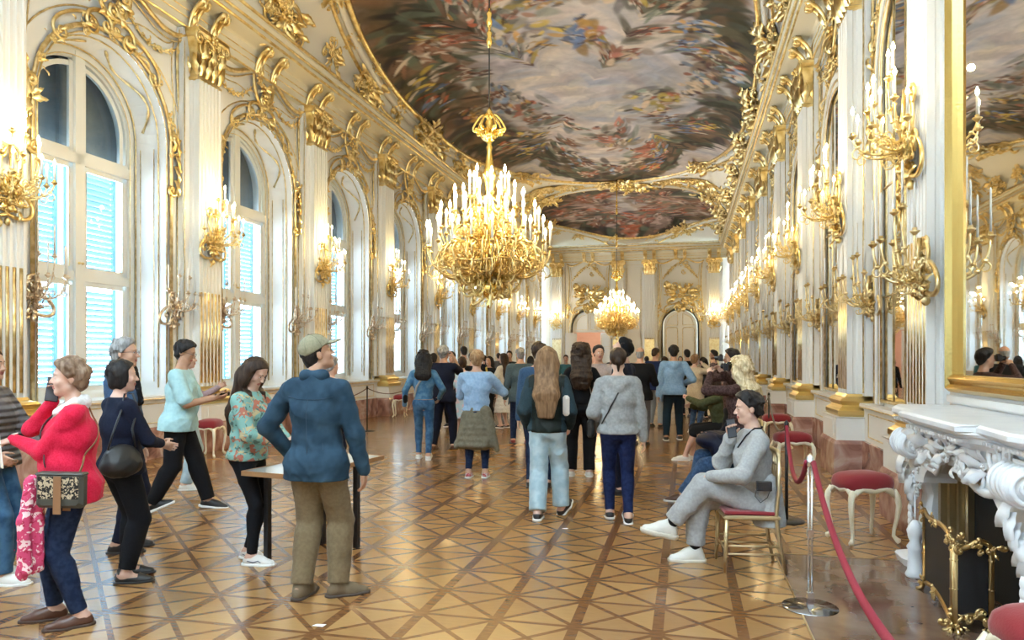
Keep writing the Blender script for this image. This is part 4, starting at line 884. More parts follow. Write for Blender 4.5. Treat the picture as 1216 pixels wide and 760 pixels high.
def person(label, u=None, s=5., psi=0., H=1.7, h=.012, pos=None, skin=(.60, .36, .25), build=1., belly=0., female=False, hip_z=None, lean=0., twist=0.,
           head=(0, 0, 0), handR=None, handL=None, poleR=(.6, -.6, -.4), poleL=(-.6, -.6, -.4), footR=None, footL=None, kneeR=(.05, 1, 0), kneeL=(-.05, 1, 0), toe=(0, 0), heel=(0, 0),
           top=None, bottom=None, shoes=None, hair=None, extra=None, curlR=.45, curlL=.45, palmR=None, palmL=None, fingR=None, fingL=None, z0=0., face=True, group=None):
    """one person; local +y is where they face, +x is their right; lengths in units of H"""
    e = empty('person'); tag(e, label, 'person', group)
    x, y = rs((u-U0)*s/F_PX, s) if pos is None else pos
    e.location = (x, y, z0); e.rotation_euler = (0, 0, TH+math.radians(psi))
    B = build; hz = (.525 if hip_z is None else hip_z); R_l = rotm(math.radians(twist), -math.radians(lean)); pel = A_((0, 0, hz))
    def T(p): return (pel+R_l@(A_(p)-A_((0, 0, .525))))             # standing-frame torso point -> posed
    sw = (.091 if female else .102)*(.6+.4*B); J = {}
    for n, sg in (('R', 1), ('L', -1)):
        J['sh'+n] = T((sg*sw, -.005, .792)); J['hip'+n] = pel+rotm(math.radians(twist*.3))@A_((sg*.048, 0, -.01))
    defh = {'R': (.128*B+.018, .03, .462), 'L': (-.128*B-.018, .03, .462)}
    for n, hd, pl in (('R', handR, poleR), ('L', handL, poleL)):
        t = hd if hd is not None else tuple(pel+rotm(math.radians(twist))@(A_(defh[n])-A_((0, 0, .525)))); J['el'+n], J['wr'+n] = ik(J['sh'+n], t, .172, .150, pl)
    deff = {'R': (.06, 0, .042), 'L': (-.06, 0, .042)}
    for n, ft, pl in (('R', footR, kneeR), ('L', footL, kneeL)):
        t = A_(ft if ft is not None else deff[n]); t = t if len(t) == 3 else A_((*t, .042)); J['kn'+n], J['an'+n] = ik(J['hip'+n], t, .245, .245, pl)
    bd = Sdf(); K = H                                                # everything below is scaled to metres through K
    def RC(S, a, b, ra, rb=None, k=.02): S.u(rc(A_(a)*K, A_(b)*K, ra*K, None if rb is None else rb*K), k*K)
    def EL(S, c, r, k=.02, R=None): S.u(el(A_(c)*K, A_(r)*K, R), k*K)
    wy = .062+.03*belly
    def torso(S, g, waist=0., k=.03):
        EL(S, T((0, .0, .52)), (.088*B+g+waist, .066+.4*belly*.05+g+waist*.6, .07), k, R_l); EL(S, T((0, .006+belly*.02, .605)), (.076*B+g+waist+belly*.02, wy+g+waist*.6, .085), k, R_l)
        EL(S, T((0, .004, .705)), (.092*B+g+waist*.4, .068*(.5+.5*B)+g+(.008 if female else 0)+waist*.3, .095), k, R_l)
        RC(S, T((-sw*.80, -.004, .786)), T((sw*.80, -.004, .786)), .034+g*.8, None, k)
        for q in (-1, 1): RC(S, T((q*.018, -.012, .825)), T((q*sw*.85, -.008, .795)), .024+g*.5, .026+g*.5, .02)
    torso(bd, 0); hc = T((0, .012, .925))                            # skull centre
    RC(bd, T((0, -.012, .80)), hc+A_((0, -.010, -.045)), .034 if not female else .030, .031 if not female else .027, .02)
    hw = 1.06 if not female else 1.
    for n, sg in (('R', 1), ('L', -1)):
        RC(bd, J['sh'+n], J['el'+n], .030*hw, .023*hw, .012); RC(bd, J['el'+n], J['wr'+n], .0225*hw, .0150*hw, .01)
        RC(bd, J['hip'+n], J['kn'+n], .052*(.6+.4*B), .033, .02); RC(bd, J['kn'+n], J['an'+n], .031, .022, .01)
        kn, an = J['kn'+n], J['an'+n]; back = unit(A_((0, -1, 0))-unit(an-kn)*(-unit(an-kn)[1])); RC(bd, kn+(an-kn)*.22+back*.010, kn+(an-kn)*.45+back*.008, .029, .024, .02)
    # head
    hs = .0665*(1.75/H)**.35; HR = R_l@rotm(*[math.radians(v) for v in head]); HC = hc+HR@A_((0, 0, .004))
    def hp(p): return HC+HR@(A_(p)*hs)
    def HE(c, r, k=.1, op='u'): pr = el(hp(c)*K, A_(r)*hs*K, HR); (bd.u if op == 'u' else bd.s_)(pr, k*hs*K)
    def HRC(a, b, ra, rb=None, k=.08, op='u'): pr = rc(hp(a)*K, hp(b)*K, ra*hs*K, None if rb is None else rb*hs*K); (bd.u if op == 'u' else bd.s_)(pr, k*hs*K)
    HE((0, -.12, .30), (.64, .80, .70)); HE((0, .20, -.30), (.50, .52, .66), .22); HE((0, .44, -.80), (.22, .20, .17), .2); HRC((-.40, -.02, -.52), (-.14, .46, -.80), .13, .12, .22); HRC((.40, -.02, -.52), (.14, .46, -.80), .13, .12, .22)
    if face:
        HE((0, .60, .22), (.40, .13, .09), .12)
        for sg in (-1, 1): HE((sg*.25, .76, .03), (.15, .12, .10), .08, 's'); HE((sg*.245, .60, .03), (.115, .10, .10), .02); HE((sg*.34, .46, -.24), (.18, .18, .20), .15)
        HRC((0, .70, .06), (0, .86, -.24), .055, .095, .07); HE((.08, .76, -.27), (.06, .08, .05), .05); HE((-.08, .76, -.27), (.06, .08, .05), .05)
        HE((0, .68, -.48), (.19, .09, .045), .03); HE((0, .67, -.57), (.16, .09, .05), .03)
    for sg in (-1, 1): HE((sg*.66, -.10, -.06), (.07, .17, .25), .05)
    # hands: palm, four fingers, thumb
    def hand(n, sg, curl, palm, fing):
        wr, elb = J['wr'+n], J['el'+n]; f = unit(fing) if fing is not None else unit(wr-elb); pn = A_(palm) if palm is not None else A_((-sg, 0, 0)); pn = unit(pn-f*pn.dot(f)); t = unit(np.cross(f, pn)*sg); mm = .001/1.72             # thumb side; one millimetre in units of H
        base = wr+f*8*mm
        for k, (o, L) in enumerate(((27, 66), (9, 74), (-9, 70), (-27, 56))):
            a = base+t*o*.55*mm; kn = base+f*82*mm+t*o*mm*1.0; RC(bd, a, kn, 13*mm, 9.5*mm, 9*mm)
            d = f; p = kn; seg = (.45, .30, .25)
            for q in range(3):
                ang = curl*(.75, .95, .7)[q]*(1+.08*k); d = unit(d*cos(ang)+pn*sin(ang)); nxt = p+d*L*seg[q]*mm; RC(bd, p, nxt, (8.6-q*.7)*mm, (7.9-q*.8)*mm, 2.2*mm); p = nxt
        RC(bd, wr, base+f*30*mm, 17*mm, 19*mm, 12*mm)
        th0 = base+t*20*mm+f*14*mm; th1 = th0+unit(t*.75+f*.75+pn*.35)*38*mm; th2 = th1+unit(t*.3+f*.9+pn*(.3+curl*.5))*30*mm; th3 = th2+unit(t*.05+f*.9+pn*(.3+curl*.6))*24*mm
        RC(bd, th0, th1, 14*mm, 10.5*mm, 8*mm); RC(bd, th1, th2, 10.5*mm, 9*mm, 3*mm); RC(bd, th2, th3, 9*mm, 7.5*mm, 3*mm); return wr, f, pn, t, mm
    HI = {'R': hand('R', 1, curlR, palmR, fingR), 'L': hand('L', -1, curlL, palmL, fingL)}
    # feet
    FT = {}
    for n, sg, ty, hl in (('R', 1, toe[0], heel[0]), ('L', -1, toe[1], heel[1])):
        an = J['an'+n]; rt = rotm(math.radians(ty), -math.radians(hl)); fw = rt@A_((0, 1, 0)); up = rt@A_((0, 0, 1)); lt = rt@A_((1, 0, 0)); FT[n] = (an, fw, up, lt)
        RC(bd, an-up*.012-fw*.015, an+fw*.085-up*.028, .022, .014, .02)
    P, Q = bd.mesh(h*.75 if h < .01 else h)
    # faces of the head get lips and eyes by place
    C = P[Q].mean(1); L_ = ((C/K-HC)@HR)/hs; mi = np.zeros(len(Q), int)
    if face:
        mi[(np.abs(L_[:, 0]) < .19) & (L_[:, 1] > .60) & (L_[:, 2] > -.62) & (L_[:, 2] < -.45)] = 1
        for sg in (-1, 1): d = np.sqrt((L_[:, 0]-sg*.245)**2+((L_[:, 2]-.03)*1.5)**2); mi[(d < .085) & (L_[:, 1] > .5)] = 2; mi[(d < .060) & (L_[:, 1] > .5)] = 3
    np_obj('body', (P, Q), [skinmat(skin), LIP, EYEW, IRIS], e, mi)
    # ---------------- clothes
    def arms(S, g, cuff, k=.012, n_='RL', wide=1.):
        for n in n_:
            sh, elb, wr = J['sh'+n], J['el'+n], J['wr'+n]; RC(S, sh, elb, (.031+g*.7)*hw, (.0245+g*.8*wide)*hw, k)
            if cuff > .5: RC(S, elb, elb+(wr-elb)*min(1, (cuff-.5)*2), (.024+g*.8*wide)*hw, (.0175+g*.6*wide)*hw, k)
    TP = dict(g=.006, waist=0., hem=.50, cuff=1., neck=.835, fold=.010, kind='', seed=1, wide=1.); TP.update(top or {}); TP['g'] *= .66; TP['waist'] *= .8; TP['fold'] *= 1.1; t_ = None
    if top:
        S = Sdf(); torso(S, TP['g'], TP['waist'])
        if TP['hem'] < .50: RC(S, T((-.04*B, 0, .5)), T((-.045*B, 0, TP['hem']-.03)), .062*B+TP['g']+TP['waist'], None, .04); RC(S, T((.04*B, 0, .5)), T((.045*B, 0, TP['hem']-.03)), .062*B+TP['g']+TP['waist'], None, .04)
        if TP.get('collar', True): RC(S, T((0, -.010, .80)), T((0, -.004, TP['neck']-.005)), .041, .036, .02)
        if TP['cuff'] < .5:
            for n in 'RL': RC(S, J['sh'+n], J['sh'+n]+(J['el'+n]-J['sh'+n])*TP['cuff']*2, .033+TP['g']*.8, .031+TP['g']*1.3, .012)
        else: arms(S, TP['g'], TP['cuff'], wide=TP['wide'])
        if TP['kind'] == 'hood':
            RC(S, T((-.055, -.035, .815)), T((0, -.062, .775)), .026, .032, .02); RC(S, T((.055, -.035, .815)), T((0, -.062, .775)), .026, .032, .02); RC(S, T((-.05, .0, .835)), T((.05, .0, .835)), .02, None, .02)
        zp = T((0, 0, TP['hem'])); zn = R_l@A_((0, 0, 1)); zt = T((0, 0, TP['neck'])); 
        def cut(P, F): a = -(P/K-zp)@zn*K; b = (P/K-zt)@zn*K; 
        hem_pt, nk_pt = zp*K, zt*K
        near_arm = [(J['el'+n]*K, J['wr'+n]*K) for n in 'RL']
        def cutf(P, F):
            a = (hem_pt-P)@zn; d = np.full(P.shape[:-1], 9.)
            for p, q in near_arm: ba = q-p; tt = np.clip(((P-p)@ba)/(ba.dot(ba)), -.3, 1.2); d = np.minimum(d, np.linalg.norm(P-p-tt[..., None]*ba, axis=-1))
            a = np.where(d < (.045+TP['g']*1.3)*K, -1, a); hd = np.linalg.norm(P-T((0, 0, .86))*K, axis=-1); b = np.where(hd < .085*K, (P-nk_pt)@zn, -1); return np.maximum(F, np.maximum(a, b))
        S.post = [folds(TP['fold']*(K/1.7), 24., TP['seed'], (1, 1, .55)), cutf]; S2 = S; t_ = S
        m = TP['mat']; cc = m if isinstance(m, list) else [m]; PQ = S.mesh(h)
        mi = None
        if 'paint' in TP: C = PQ[0][PQ[1]].mean(1)/K; mi = TP['paint'](C, J, T)
        np_obj(TP.get('name', 'shirt'), PQ, cc, e, mi)
    BT = dict(g=.007, loose=0., cuff=1., fold=.007, kind='trousers', seed=2, flare=0.); BT.update(bottom or {}); BT['g'] *= .75; b_ = None
    if bottom:
        S = Sdf()
        if BT['kind'] in ('trousers', 'shorts'):
            EL(S, T((0, -.004, .515)), (.091*B+BT['g'], .070+BT['g'], .062), .03, R_l)
            for n in 'RL':
                hp_, kn, an = J['hip'+n], J['kn'+n], J['an'+n]; RC(S, hp_, kn, .052*(.55+.45*B)+BT['g'], .034+BT['g']+BT['loose'], .02)
                if BT['kind'] == 'trousers': RC(S, kn, kn+(an-kn)*BT['cuff']*.97, .033+BT['g']+BT['loose'], .024+BT['g']+BT['loose']*1.1+BT['flare'], .01); bk = unit(A_((0, -1, .01))); RC(S, kn+(an-kn)*.2+bk*.010, kn+(an-kn)*.45+bk*.006, .031+BT['g']+BT['loose']*.8, .026+BT['g']+BT['loose'], .02)
        else:                                                        # skirt or dress
            z1 = BT['z']; w0, w1 = BT['w']; n_ = 7
            for i in range(n_):
                z = .54+(z1-.54)*i/(n_-1); w = w0+(w1-w0)*i/(n_-1); EL(S, pel+A_((0, 0, z-.525)), (w, w*.78, .055), .03)
        cuts = []
        for n in 'RL':
            kn, an = J['kn'+n], J['an'+n]; cuts.append((kn*K, (kn+(an-kn)*BT['cuff']*.97)*K, unit(an-kn)))
        def cutb(P, F):
            o = F
            if BT['kind'] == 'trousers':
                for kn, q, d in cuts: nr = np.linalg.norm(P-q, axis=-1) < .075*K; o = np.where(nr, np.maximum(o, (P-q)@d), o)
            if BT['kind'] == 'skirt': o = np.maximum(o, BT['z']*K-P[..., 2])
            if hip_z is None: o = np.maximum(o, P[..., 2]-.60*K)
            return o
        S.post = [folds(BT['fold']*(K/1.7), 30. if BT['kind'] == 'trousers' else 16., BT['seed'], (1, 1, .6) if BT['kind'] == 'trousers' else (1.6, 1.6, .12)), cutb]; b_ = S
        np_obj(BT.get('name', BT['kind']), S.mesh(h), BT['mat'], e)
    if shoes:
        sm, so = shoes['mat'], shoes['sole']
        for n in 'RL':
            an, fw, up, lt = FT[n]; S = Sdf(); c = an-up*.036; hi_ = shoes.get('high', 0)
            RC(S, c-fw*.022+up*.012, c+fw*.055+up*.006, .022, .024, .02); RC(S, c+fw*.055+up*.006, c+fw*.098+up*.002, .024, .019, .02)
            if not shoes.get('flat'): RC(S, c+up*.03-fw*.004, c+fw*.052+up*.012, .024, .018, .02)
            if hi_: RC(S, an-up*.01, an+up*hi_, .026, .026, .015)
            q, uu = (c-up*.001)*K, up; S.post = [lambda P, F, q=q, uu=uu: np.maximum(F, (q-P)@uu)]
            if shoes.get('flat'): q2 = (c+up*.020)*K; S.post.append(lambda P, F, q=q2, uu=uu, fw=fw, cc=c*K: np.maximum(F, np.where((np.abs((P-cc)@fw-.02*K) < .035*K), (P-q)@uu, F)))
            if th_ := shoes.get('thick', 0): RC(S, c+up*.042-fw*.006, c+fw*.035+up*.030, .026, .022, .015); RC(S, c+up*.048+fw*.010, c+up*.060+fw*.002, .014, .012, .01)
            if 'sock' in shoes: SK = Sdf(); RC(SK, an-up*.015, an+unit(J['kn'+n]-an)*.035, .025, .025, .01); np_obj('sock', SK.mesh(.008), shoes['sock'], e)
            so_ = np_obj('shoe', S.mesh(min(h, .009)), sm, e)
            S = Sdf(); th = shoes.get('thick', .010); RC(S, c-fw*.024, c+fw*.055, .027, .029, .02); RC(S, c+fw*.055, c+fw*.100, .029, .023, .02)
            qa, qb = (c+up*.004)*K, (c-up*th)*K; S.post = [lambda P, F, qa=qa, qb=qb, uu=up: np.maximum(F-.001*K, np.maximum((P-qa)@uu, (qb-P)@uu))]; np_obj('sole', S.mesh(min(h, .009)), so, so_)
            if shoes.get('stripe') is not None:
                st = MB()
                for sg in (-1, 1): pts = [(c+fw*f_+up*z_+lt*sg*w_)*K for f_, z_, w_ in ((-.01, .018, .0265), (.02, .012, .028), (.045, .020, .027), (.06, .012, .0275))]; st.tube(pts, .004, 5)
                st.build('stripe', shoes['stripe'], so_)
    if hair:
        k = hair['kind']; S = Sdf(); hm = hair['mat']
        def E(c, r, kk=.15, op='u'): pr = el(hp(c)*K, A_(r)*hs*K, HR); (S.u if op == 'u' else S.s_)(pr, kk*hs*K)
        g = hair.get('g', .10); E((0, -.14, .32), (.64+g, .80+g, .70+g))
        if k in ('short', 'fringe', 'bald', 'cap'): E((0, -.42, -.22), (.52+g*.6, .50+g*.6, .58), .2)
        if k in ('short', 'fringe'): E((0, .10, .74), (.50+g*.5, .60, .34+g), .2)
        if k == 'fringe': E((0, .35, .72), (.52, .42, .30), .2)
        Rh = np.random.RandomState(int(abs(x*100)) % 999 + 3)
        if k in ('short', 'fringe', 'curly', 'bob') and h < .0125 and hair.get('tuft', True):      # loose tufts that break up the outline
            for _ in range(46 if k != 'bob' else 16):
                a, b = Rh.uniform(0, 2*pi), Rh.uniform(-.25, 1.); q = A_((cos(a)*sqrt(1-b*b), sin(a)*sqrt(1-b*b), b))
                if q[1] > .35 and q[2] < .45: continue
                p0 = A_((0, -.12, .30))+q*A_((.64+g, .80+g, .70+g))*.96; tn = A_((Rh.normal(0, .3), .7 if k == 'fringe' else .25, -.75)); tn = unit(tn-q*tn.dot(q)); L_t = Rh.uniform(.15, .32)*(1.5 if k == 'curly' else 1)
                RC(S, hp(p0), hp(p0+tn*L_t+q*Rh.uniform(.0, .09)), .010 if k != 'curly' else .016, .006 if k != 'curly' else .012, .008)
        if hair.get('puff'): E((0, -.30, -.30), (.98, .80, .95), .3)
        down = A_((0, 0, -1))
        def W(p): return hp(p)
        L = hair.get('len', 0)
        if k == 'bob': E((-.50, -.15, -.25), (.26, .50, .62), .3); E((.50, -.15, -.25), (.26, .50, .62), .3); E((0, -.55, -.30), (.58, .38, .62), .3)
        if k in ('long', 'curly'):
            b0 = W((0, -.45, .15)); bk = R_l@A_((0, -1, 0)); nk = T((0, -.055, .82)); w = hair.get('w', .042)
            for sx in (-.55, 0, .55):
                p0 = W((sx*.75, -.35, .10)); p1 = W((sx*1.0, -.42, -.55)); p2 = T((sx*.075, -.072-.01*(k == 'curly'), .80-L*.35)); p3 = T((sx*.062, -.084, .82-L))
                RC(S, p0, p1, .038, .034 if k == 'long' else .040, .03); RC(S, p1, p2, .034 if k == 'long' else .04, w*.75, .03); RC(S, p2, p3, w*.75, w*.35 if k == 'long' else w*.6, .03)
            if hair.get('front'):
                for sg in (-1, 1): RC(S, W((sg*.62, .05, .2)), W((sg*.68, .12, -.7)), .018, .022, .03); RC(S, W((sg*.68, .12, -.7)), T((sg*.06, .055, .82-L*.8)), .024, .016, .03)
        if k == 'updo': E((0, -.95, -.05), (.26, .22, .30), .12); RC(S, W((0, -.9, -.2)), W((0, -.85, -.95)), .012, .006, .02)
        cut_a = hair.get('line', (-.02, 1.30)); HCk, HRk = HC*K, HR
        def face_cut(P, F):
            q = ((P-HCk)@HRk)/(hs*K); ln = cut_a[0]+cut_a[1]*q[..., 1]
            d = (ln-q[..., 2])/1.5
            if k in ('bob', 'long', 'curly', 'updo'): d = np.where(np.abs(q[..., 0]) > .52, np.minimum(d, (q[..., 1]-.34)), d); d = np.where(q[..., 1] < -.05, -1, d); d = np.where((q[..., 2] < -1.1), -1, d)
            
            d = np.where(np.abs(q[..., 0])+0*d > 2.2, -1, d)
            return np.maximum(F, d*hs*K)
        S.post = [folds(hair.get('rough', .012)*1.3, hair.get('freq', 75.), 5, (1, 1, .35 if k != 'curly' else 1.)), face_cut]
        if k == 'bald': S.post.append(lambda P, F: np.maximum(F, (((P-HCk)@HRk)[..., 2]/(hs*K)-.35)*hs*K))
        np_obj('hair', S.mesh(min(h, .010) if h < .012 else h), hm, e)
        if face:
            bw = MB()
            for sg in (-1, 1): bw.tube([tuple(hp((sg*(.10+.06*i), .735-.03*i*i*.35, .20+.03*sin(i*.9)))*K) for i in range(5)], [hs*K*.022, hs*K*.03, hs*K*.028, hs*K*.022, hs*K*.01], 5)
            bw.build('eyebrows', hm, e)
    if hair and hair.get('beard'):
        S = Sdf()
        prs = (((-.16, .72, -.38), (.16, .72, -.38)),) if hair['beard'] == 'moustache' else (((-.44, .05, -.40), (-.16, .52, -.78)), ((.44, .05, -.40), (.16, .52, -.78)), ((-.14, .58, -.80), (.14, .58, -.80)), ((-.16, .72, -.38), (.16, .72, -.38)))
        for a, b in prs: S.u(rc(hp(a)*K, hp(b)*K, .10*hs*K if a[2] != -.38 else .045*hs*K), .05*hs*K)
        S.post = [folds(.002, 90.)]; np_obj('beard', S.mesh(min(h, .007)), hair['mat'], e)
    ctx = dict(e=e, J=J, T=T, K=K, hp=lambda p: hp(p)*K, HI=HI, top=t_, bottom=b_, HR=HR, hs=hs*K, pel=pel, h=h, R_l=R_l, RC=RC, EL=EL, FT=FT, HC=HC*K)
    Tn = Sdf(); torso(Tn, TP['g']+.004, TP['waist']); RC(Tn, T((0, -.010, .80)), T((0, -.004, .84)), .041, .036, .02); ctx['torso'] = Tn
    if extra: extra(ctx)
    return e
# ---------------- wearables and held things
def hug(ctx, pts, out=.004, sdf=None):                              # push a path onto the clothes
    S = sdf or ctx['torso']; P = np.array(pts, float)
    for _ in range(14):
        F = S.ev(P); g = np.stack([S.ev(P+d)-S.ev(P-d) for d in (A_((.004, 0, 0)), A_((0, .004, 0)), A_((0, 0, .004)))], -1); g /= (np.linalg.norm(g, axis=-1, keepdims=True)+1e-9); P = P-g*(F-out)[..., None]*.8
    return P
def strap_pts(ctx, a, b, side, n=16):                               # from shoulder point a to hip point b, on the front (+1) or back (-1)
    a, b = A_(a), A_(b); m = (a+b)/2+A_((0, side*.10, 0)); out = []
    for i in range(n+1): t = i/n; out.append((1-t)**2*a+2*t*(1-t)*m+t*t*b)
    return np.array(out)*ctx['K']
def strap(ctx, a, b, side, r, m, name='bag_strap', parent=None, flat=.35):
    P = hug(ctx, strap_pts(ctx, a, b, side), .003); mb = MB(); mb.tube([tuple(p) for p in P], r, 6, flat=flat); return mb.build(name, m, parent or ctx['e']), P
def world_thing(ctx, name, label, cat, group=None):                 # a held thing: top-level, but set out in the holder's frame
    o = empty(name); o.location = ctx['e'].location; o.rotation_euler = ctx['e'].rotation_euler; tag(o, label, cat, group); return o
def slab(name, M4, lo, hi, m, parent, bev=.003): b = MB(); b.box(lo, hi, 0, bev); q = MB().join(b, M4); return q.build(name, m, parent)
def frame4(c, xa, ya):
    x = Vector(xa).normalized(); y = Vector(ya); y = (y-x*y.dot(x)).normalized(); z = x.cross(y); return Matrix(((x.x, y.x, z.x, c[0]), (x.y, y.y, z.y, c[1]), (x.z, y.z, z.z, c[2]), (0, 0, 0, 1)))
PHB = mat('phone_black', (.02, .02, .025), .2); SCR = mat('phone_screen', (.08, .09, .11), .08)
def phone(ctx, n, label, dirn=None):
    wr, f, pn, t, mm = ctx['HI'][n]; K = ctx['K']; c = (wr+f*88*mm+pn*24*mm)*K; o = world_thing(ctx, 'phone', label, 'phone'); up = dirn if dirn is not None else f
    M4 = frame4(c, t, up); slab('case', M4, (-.036, -.074, -.004), (.036, .074, .004), PHB, o); slab('screen', M4, (-.033, -.068, .004), (.033, .068, .005), SCR, o, 0); return o
def bag_box(name, label, cat, ctx, c, xa, ya, size, m, flap=None, bev=.02):
    o = world_thing(ctx, name, label, cat); M4 = frame4(tuple(A_(c)*ctx['K']), xa, ya); w, hgt, d = size
    slab('bag_body', M4, (-w/2, -hgt/2, -d/2), (w/2, hgt/2, d/2), m, o, bev); return o, M4
# ================================================================ the visitors
JEAN = cloth('blue_denim', (.035, .075, .16), (.06, .12, .24), 30.); JEAND = cloth('dark_denim', (.009, .018, .05), (.018, .032, .075), 30.); JEANL = cloth('pale_denim', (.36, .50, .58), (.47, .60, .66), 14.)
JACKD = cloth('jacket_denim', (.018, .044, .075), (.030, .066, .105), 10., b=.3); JEANM = cloth('mid_denim', (.03, .09, .19), (.065, .16, .29), 12.); NAVY = cloth('navy_cloth', (.010, .014, .032)); BLK = cloth('black_cloth', (.008, .009, .012)); GREYH = cloth('grey_fleece', (.30, .31, .31), (.36, .37, .37), 40.)
WSH = mat('white_shoe', (.75, .74, .70), .5, bump=(60., .2)); WSO = mat('white_sole', (.80, .80, .78), .6); BSH = mat('black_shoe', (.012, .012, .014), .4); BRSH = mat('brown_shoe', (.09, .035, .02), .35); BRSO = mat('brown_sole', (.05, .025, .015), .7)
BLACKH = hairmat('black_hair', (.008, .007, .008), (.03, .026, .026)); BRNH = hairmat('dark_brown_hair', (.022, .012, .008), (.06, .035, .022)); MIDH = hairmat('light_brown_hair', (.14, .075, .035), (.32, .19, .10)); GREYHR = hairmat('grey_hair', (.16, .16, .16), (.42, .42, .42)); BLONDH = hairmat('blond_hair', (.52, .38, .19), (.90, .78, .54), 1.); SHORTB = hairmat('sandy_hair', (.24, .13, .06), (.46, .30, .17))
LTH = mat('black_leather', (.012, .013, .014), .38, bump=(30., .2)); SW = dict(mat=WSH, sole=WSO); SB = dict(mat=BSH, sole=WSO); SBB = dict(mat=BSH, sole=BSH)
SK1 = (.62, .36, .25); SK2 = (.50, .28, .18); SK3 = (.66, .42, .32)
def ptn(name, base, cols, sc):                                      # printed cloth: blotches of several colours
    m = mat(name, base, .8, bump=(90., .2)); nt = m.node_tree; b = nt.nodes['Principled BSDF']; L = nt.links.new; tc = nt.nodes.new('ShaderNodeTexCoord'); last = None
    for i, (c, thr, k) in enumerate(cols):
        mp = nt.nodes.new('ShaderNodeMapping'); mp.inputs['Location'].default_value = (3.1*i, 1.7*i, 5.3*i); L(tc.outputs['Object'], mp.inputs[0]); n = nt.nodes.new('ShaderNodeTexNoise'); n.inputs['Scale'].default_value = sc*k; n.inputs['Detail'].default_value = 2; n.inputs['Distortion'].default_value = .8; L(mp.outputs[0], n.inputs[0])
        g = nt.nodes.new('ShaderNodeMath'); g.operation = 'GREATER_THAN'; g.inputs[1].default_value = thr; L(n.outputs['Fac'], g.inputs[0]); mx = nt.nodes.new('ShaderNodeMix'); mx.data_type = 'RGBA'; L(g.outputs[0], mx.inputs['Factor']); mx.inputs['A'].default_value = (*base, 1); mx.inputs['B'].default_value = (*c, 1)
        if last is not None: L(last, mx.inputs['A'])
        last = mx.outputs['Result']
    L(last, b.inputs['Base Color']); return m
FLORAL = ptn('floral_green_print', (.20, .40, .36), [((.42, .14, .09), .56, 1), ((.50, .40, .22), .60, 1.4), ((.08, .16, .14), .62, 1.8)], 13)
SCARF = ptn('pink_scarf_print', (.62, .06, .16), [((.85, .62, .64), .54, 1), ((.45, .02, .07), .62, 1.3)], 26); LEOP = ptn('leopard_print', (.50, .40, .27), [((.012, .01, .01), .49, 1)], 60); LILAC = ptn('pale_blue_print', (.42, .58, .70), [((.62, .50, .58), .55, 1)], 12)
N = .0085                                                           # cell for the nearest people
